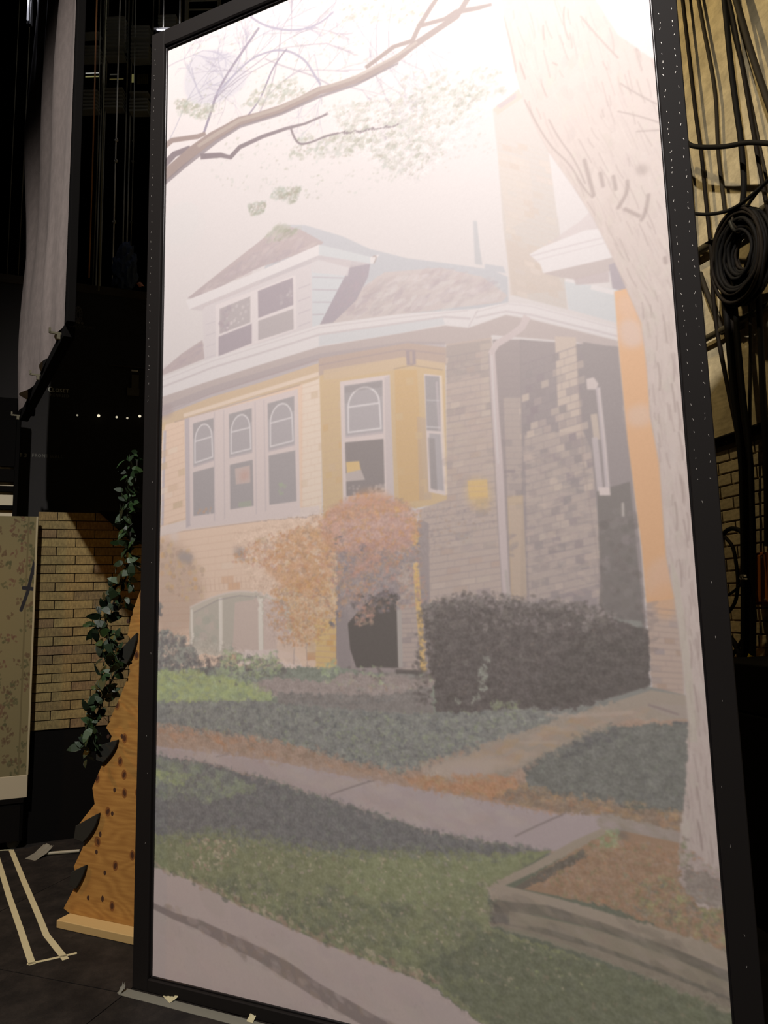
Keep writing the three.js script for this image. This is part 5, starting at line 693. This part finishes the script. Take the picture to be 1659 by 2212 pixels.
cable([[1566, 1160], [1582, 1180], [1590, 1215], [1594, 1265], [1588, 1300], [1572, 1325], [1558, 1345]], 8, 0.12, rubberBrown, 'brown cable curling inside the horseshoe-bent black cable');
cable([[1550, 1290], [1575, 1284], [1600, 1262], [1612, 1240]], 6, 0.14, rubber, 'thin black cable looping up to the steel clip');
for (const [p, w, label] of [[[[1560, 1360], [1590, 1395], [1600, 1440], [1575, 1520], [1560, 1600]], 12, 'black cable sagging below the horseshoe bend'], [[[1625, 1330], [1605, 1380], [1580, 1420], [1562, 1460]], 9, 'black cable crossing the bundle low on the wall']]) cable(p, w, 0.08, rubber, label);
// the big coil hung on its hook
{
  const c = onWall(1604, 545, 0.14), g = thing('cable_coil', 'fat coil of black cable hung on the wall hook', 'cable coil', c, WALL_TURN);
  for (let i = 0; i < 34; i++) { const R = 0.095 + 0.13 * (i / 33) + rr(-0.008, 0.008), oy = rr(-0.03, 0.03) - 0.02 * (i / 33), oz = rr(-0.05, 0.05), ox = rr(-0.012, 0.012), pts = []; for (let k = 0; k < 16; k++) { const t = k / 16 * Math.PI * 2; pts.push(V(ox + Math.cos(t) * R * 0.92, oy + Math.sin(t) * R * (1.2 + rr(-0.015, 0.015)), oz + rr(-0.006, 0.006))); } mesh('cable_loop', tube(pts, rr(0.009, 0.013), 64, 7, true), i % 3 ? rubber : rubberBrown, g); }
  mesh('binding_strap', new THREE.TorusGeometry(0.05, 0.008, 8, 20).rotateY(Math.PI / 2).translate(0.0, 0.19, 0), rubberGrey, g);
  mesh('wall_hook', tube([V(0, 0.15, -0.135), V(0, 0.14, -0.05), V(0, 0.13, 0.04), V(0, 0.19, 0.07)], 0.01, 16, 8), std(0x5a5648, 0.4, { metalness: 0.7 }), g);
}
// conduit pipes and the angle-iron rail
for (const [p, px, label] of [[[[1440, 582], [1500, 548], [1560, 512], [1600, 486], [1720, 405]], 19, 'upper slanting conduit pipe behind the cable coil'], [[[1450, 772], [1518, 735], [1590, 697], [1720, 625]], 15, 'lower slanting conduit pipe below the cable coil']]) { const q = p.map(([u, v]) => onWall(u, v, 0.045)), g = thing('conduit_pipe', label, 'pipe', q[0], WALL_TURN); mesh('pipe', tube(q.map((k) => local(k, q[0])), px / 2 / 1507.65 * 4.2, 12, 12), std(0x3a3320, 0.5), g); const c = local(q[2], q[0]), b = mesh('pipe_clamp', box(0.035, 0.075, 0.05), std(0x4a422c, 0.5, { metalness: 0.5 }), g); b.position.copy(c); b.position.z -= 0.018; }
{
  const a = onWall(1500, 968, 0.0), s0 = sOf(a) - 0.3, g = thing('angle_iron', 'dark angle-iron rail between plaster and painted bricks', 'rail', V(WALL_P.x, a.y - 0.02, WALL_P.z), WALL_TURN), L = 2.6, m = std(0x15120c, 0.6);
  mesh('flange', box(L, 0.05, 0.008, s0 + L / 2, 0, 0.005), m, g); mesh('shelf', box(L, 0.008, 0.05, s0 + L / 2, 0.021, 0.026), m, g); for (let k = 0; k < 6; k++) { const b = mesh('bolt', new THREE.CylinderGeometry(0.008, 0.008, 0.008, 6), std(0x6b6553, 0.4, { metalness: 0.6 }), g); b.rotation.x = Math.PI / 2; b.position.set(s0 + 0.2 + k * 0.42, -0.008, 0.012); }
}
{ const p = onWall(1606, 1244, 0.17), g = thing('steel_clip', 'small shiny steel clip holding the thin cable', 'clip', p, WALL_TURN), m = std(0xcfcabc, 0.22, { metalness: 0.8 }); mesh('jaw', box(0.03, 0.014, 0.02, 0, 0, 0, 0.003), m, g); mesh('jaw', box(0.024, 0.01, 0.02, 0.008, -0.018, 0, 0.003), m, g); mesh('spring', new THREE.TorusGeometry(0.01, 0.002, 6, 16).translate(-0.012, -0.01, 0.008), m, g); }
{ const p = onWall(1625, 1417, 0.165), m = mesh('yellow_tape_flag', (() => { const g = new THREE.CylinderGeometry(0.02, 0.022, 0.022, 14, 1, true, -0.9, 2.2); g.rotateZ(-0.5); return g; })(), std(0xb8a018, 0.6, { side: THREE.DoubleSide })); m.position.copy(p); m.rotation.y = WALL_TURN; tag(m, 'yellow tape flag wrapped on the cable bundle', 'tape'); }
{ const p = onWall(1652, 1250, 0.0), g = thing('orange_junction_box', 'orange-brown junction box fixed to the painted bricks', 'junction box', p, WALL_TURN), m = std(0x8a4a12, 0.6); mesh('back_box', box(0.16, 0.3, 0.07, 0.03, 0, 0.036, 0.006), m, g); mesh('lid', box(0.14, 0.27, 0.012, 0.03, 0, 0.077, 0.004), std(0x9c5616, 0.55), g); for (const [x, y] of [[-0.025, 0.12], [0.085, 0.12], [-0.025, -0.12], [0.085, -0.12]]) mesh('screw', new THREE.CylinderGeometry(0.006, 0.006, 0.006, 10).rotateX(Math.PI / 2).translate(x, y, 0.085), std(0xb0aa98, 0.35, { metalness: 0.7 }), g); }
// black road case standing against the wall, low on the right
{
  const p = onWall(1712, 1800, 0.36), g = thing('road_case', 'black road case standing on the floor beneath the cable bundle', 'road case', V(p.x, 0, p.z), WALL_TURN), m = matte(0x080707, 0.8, 0.2), W = 0.62, H = 1.28, D = 0.4;
  mesh('body', box(W, H - 0.35, D, 0, 0.1 + (H - 0.35) / 2, 0, 0.012), m, g); mesh('lid', box(W, 0.24, D, 0, H - 0.125, 0, 0.012), m, g); const e = std(0x24221f, 0.4, { metalness: 0.5 }); for (const x of [-1, 1]) for (const z of [-1, 1]) { mesh('corner_edge', box(0.022, H - 0.4, 0.022, x * W / 2, 0.1 + (H - 0.4) / 2 + 0.02, z * D / 2, 0.004), e, g); const w = mesh('caster_wheel', new THREE.CylinderGeometry(0.05, 0.05, 0.035, 18), rubber, g); w.rotation.z = Math.PI / 2; w.position.set(x * 0.25, 0.05, z * 0.12); }
  for (const x of [-0.2, 0.2]) mesh('latch', box(0.06, 0.08, 0.012, x, H - 0.25, D / 2 + 0.006, 0.003), e, g);
}
// ---------------------------------------------------------------- the lamps themselves, outside the frame
function fixture(at, to, label, color, glow, hung) {
  const dir = to.clone().sub(at).normalize(), g = thing('work_light', label, 'lamp', at.clone().addScaledVector(dir, -0.06)), body = matte(0x111111, 0.5, 0.5);
  const head = new THREE.Group(); head.name = 'lamp_head'; g.add(head); head.quaternion.setFromUnitVectors(V(0, 0, 1), dir);
  mesh('housing', new THREE.CylinderGeometry(0.11, 0.09, 0.24, 24).rotateX(Math.PI / 2).translate(0, 0, -0.14), body, head);
  mesh('lamp_lens', new THREE.CircleGeometry(0.095, 24).translate(0, 0, 0.0), std(0x222222, 0.4, { emissive: color, emissiveIntensity: glow }), head);
  for (let k = 0; k < 4; k++) { const d = mesh('barn_door', box(0.2, 0.13, 0.004), body, head), t = k * Math.PI / 2; d.position.set(Math.sin(t) * 0.17, Math.cos(t) * 0.17, 0.05); d.rotation.set(k % 2 ? 0 : (k ? 0.7 : -0.7), k % 2 ? (k === 1 ? 0.7 : -0.7) : 0, k % 2 ? Math.PI / 2 : 0); }
  const y = g.position.y; if (hung) mesh('hanger_pipe', new THREE.CylinderGeometry(0.02, 0.02, ROOM.top - y - 0.1, 12).translate(0, (ROOM.top - y) / 2 + 0.05, 0), body, g);
  else { mesh('stand_pole', new THREE.CylinderGeometry(0.016, 0.016, y - 0.12, 12).translate(0, -(y + 0.1) / 2 - 0.0, 0), body, g); for (let k = 0; k < 3; k++) { const t = k * 2.094, l = mesh('stand_leg', tube([V(0, -y + 0.45, 0), V(Math.cos(t) * 0.45, -y + 0.012, Math.sin(t) * 0.45)], 0.01, 4, 8), body, g); } }
}
fixture(WORK_LAMP, V(1.2, 1.2, -0.2), 'white work light hung in front of the framed print', 0xfff7f3, 4, true);
fixture(WARM_LAMP, V(-1.5, 0.7, -1.0), 'warm work light on a tripod stand before the stored flats', 0xffb45a, 2, false);
fixture(LOFT_LAMP, V(2.75, 4.3, -2.0), 'warm work light hung behind the framed print', 0xffe4b0, 3, true);
renderer.render(scene, camera);
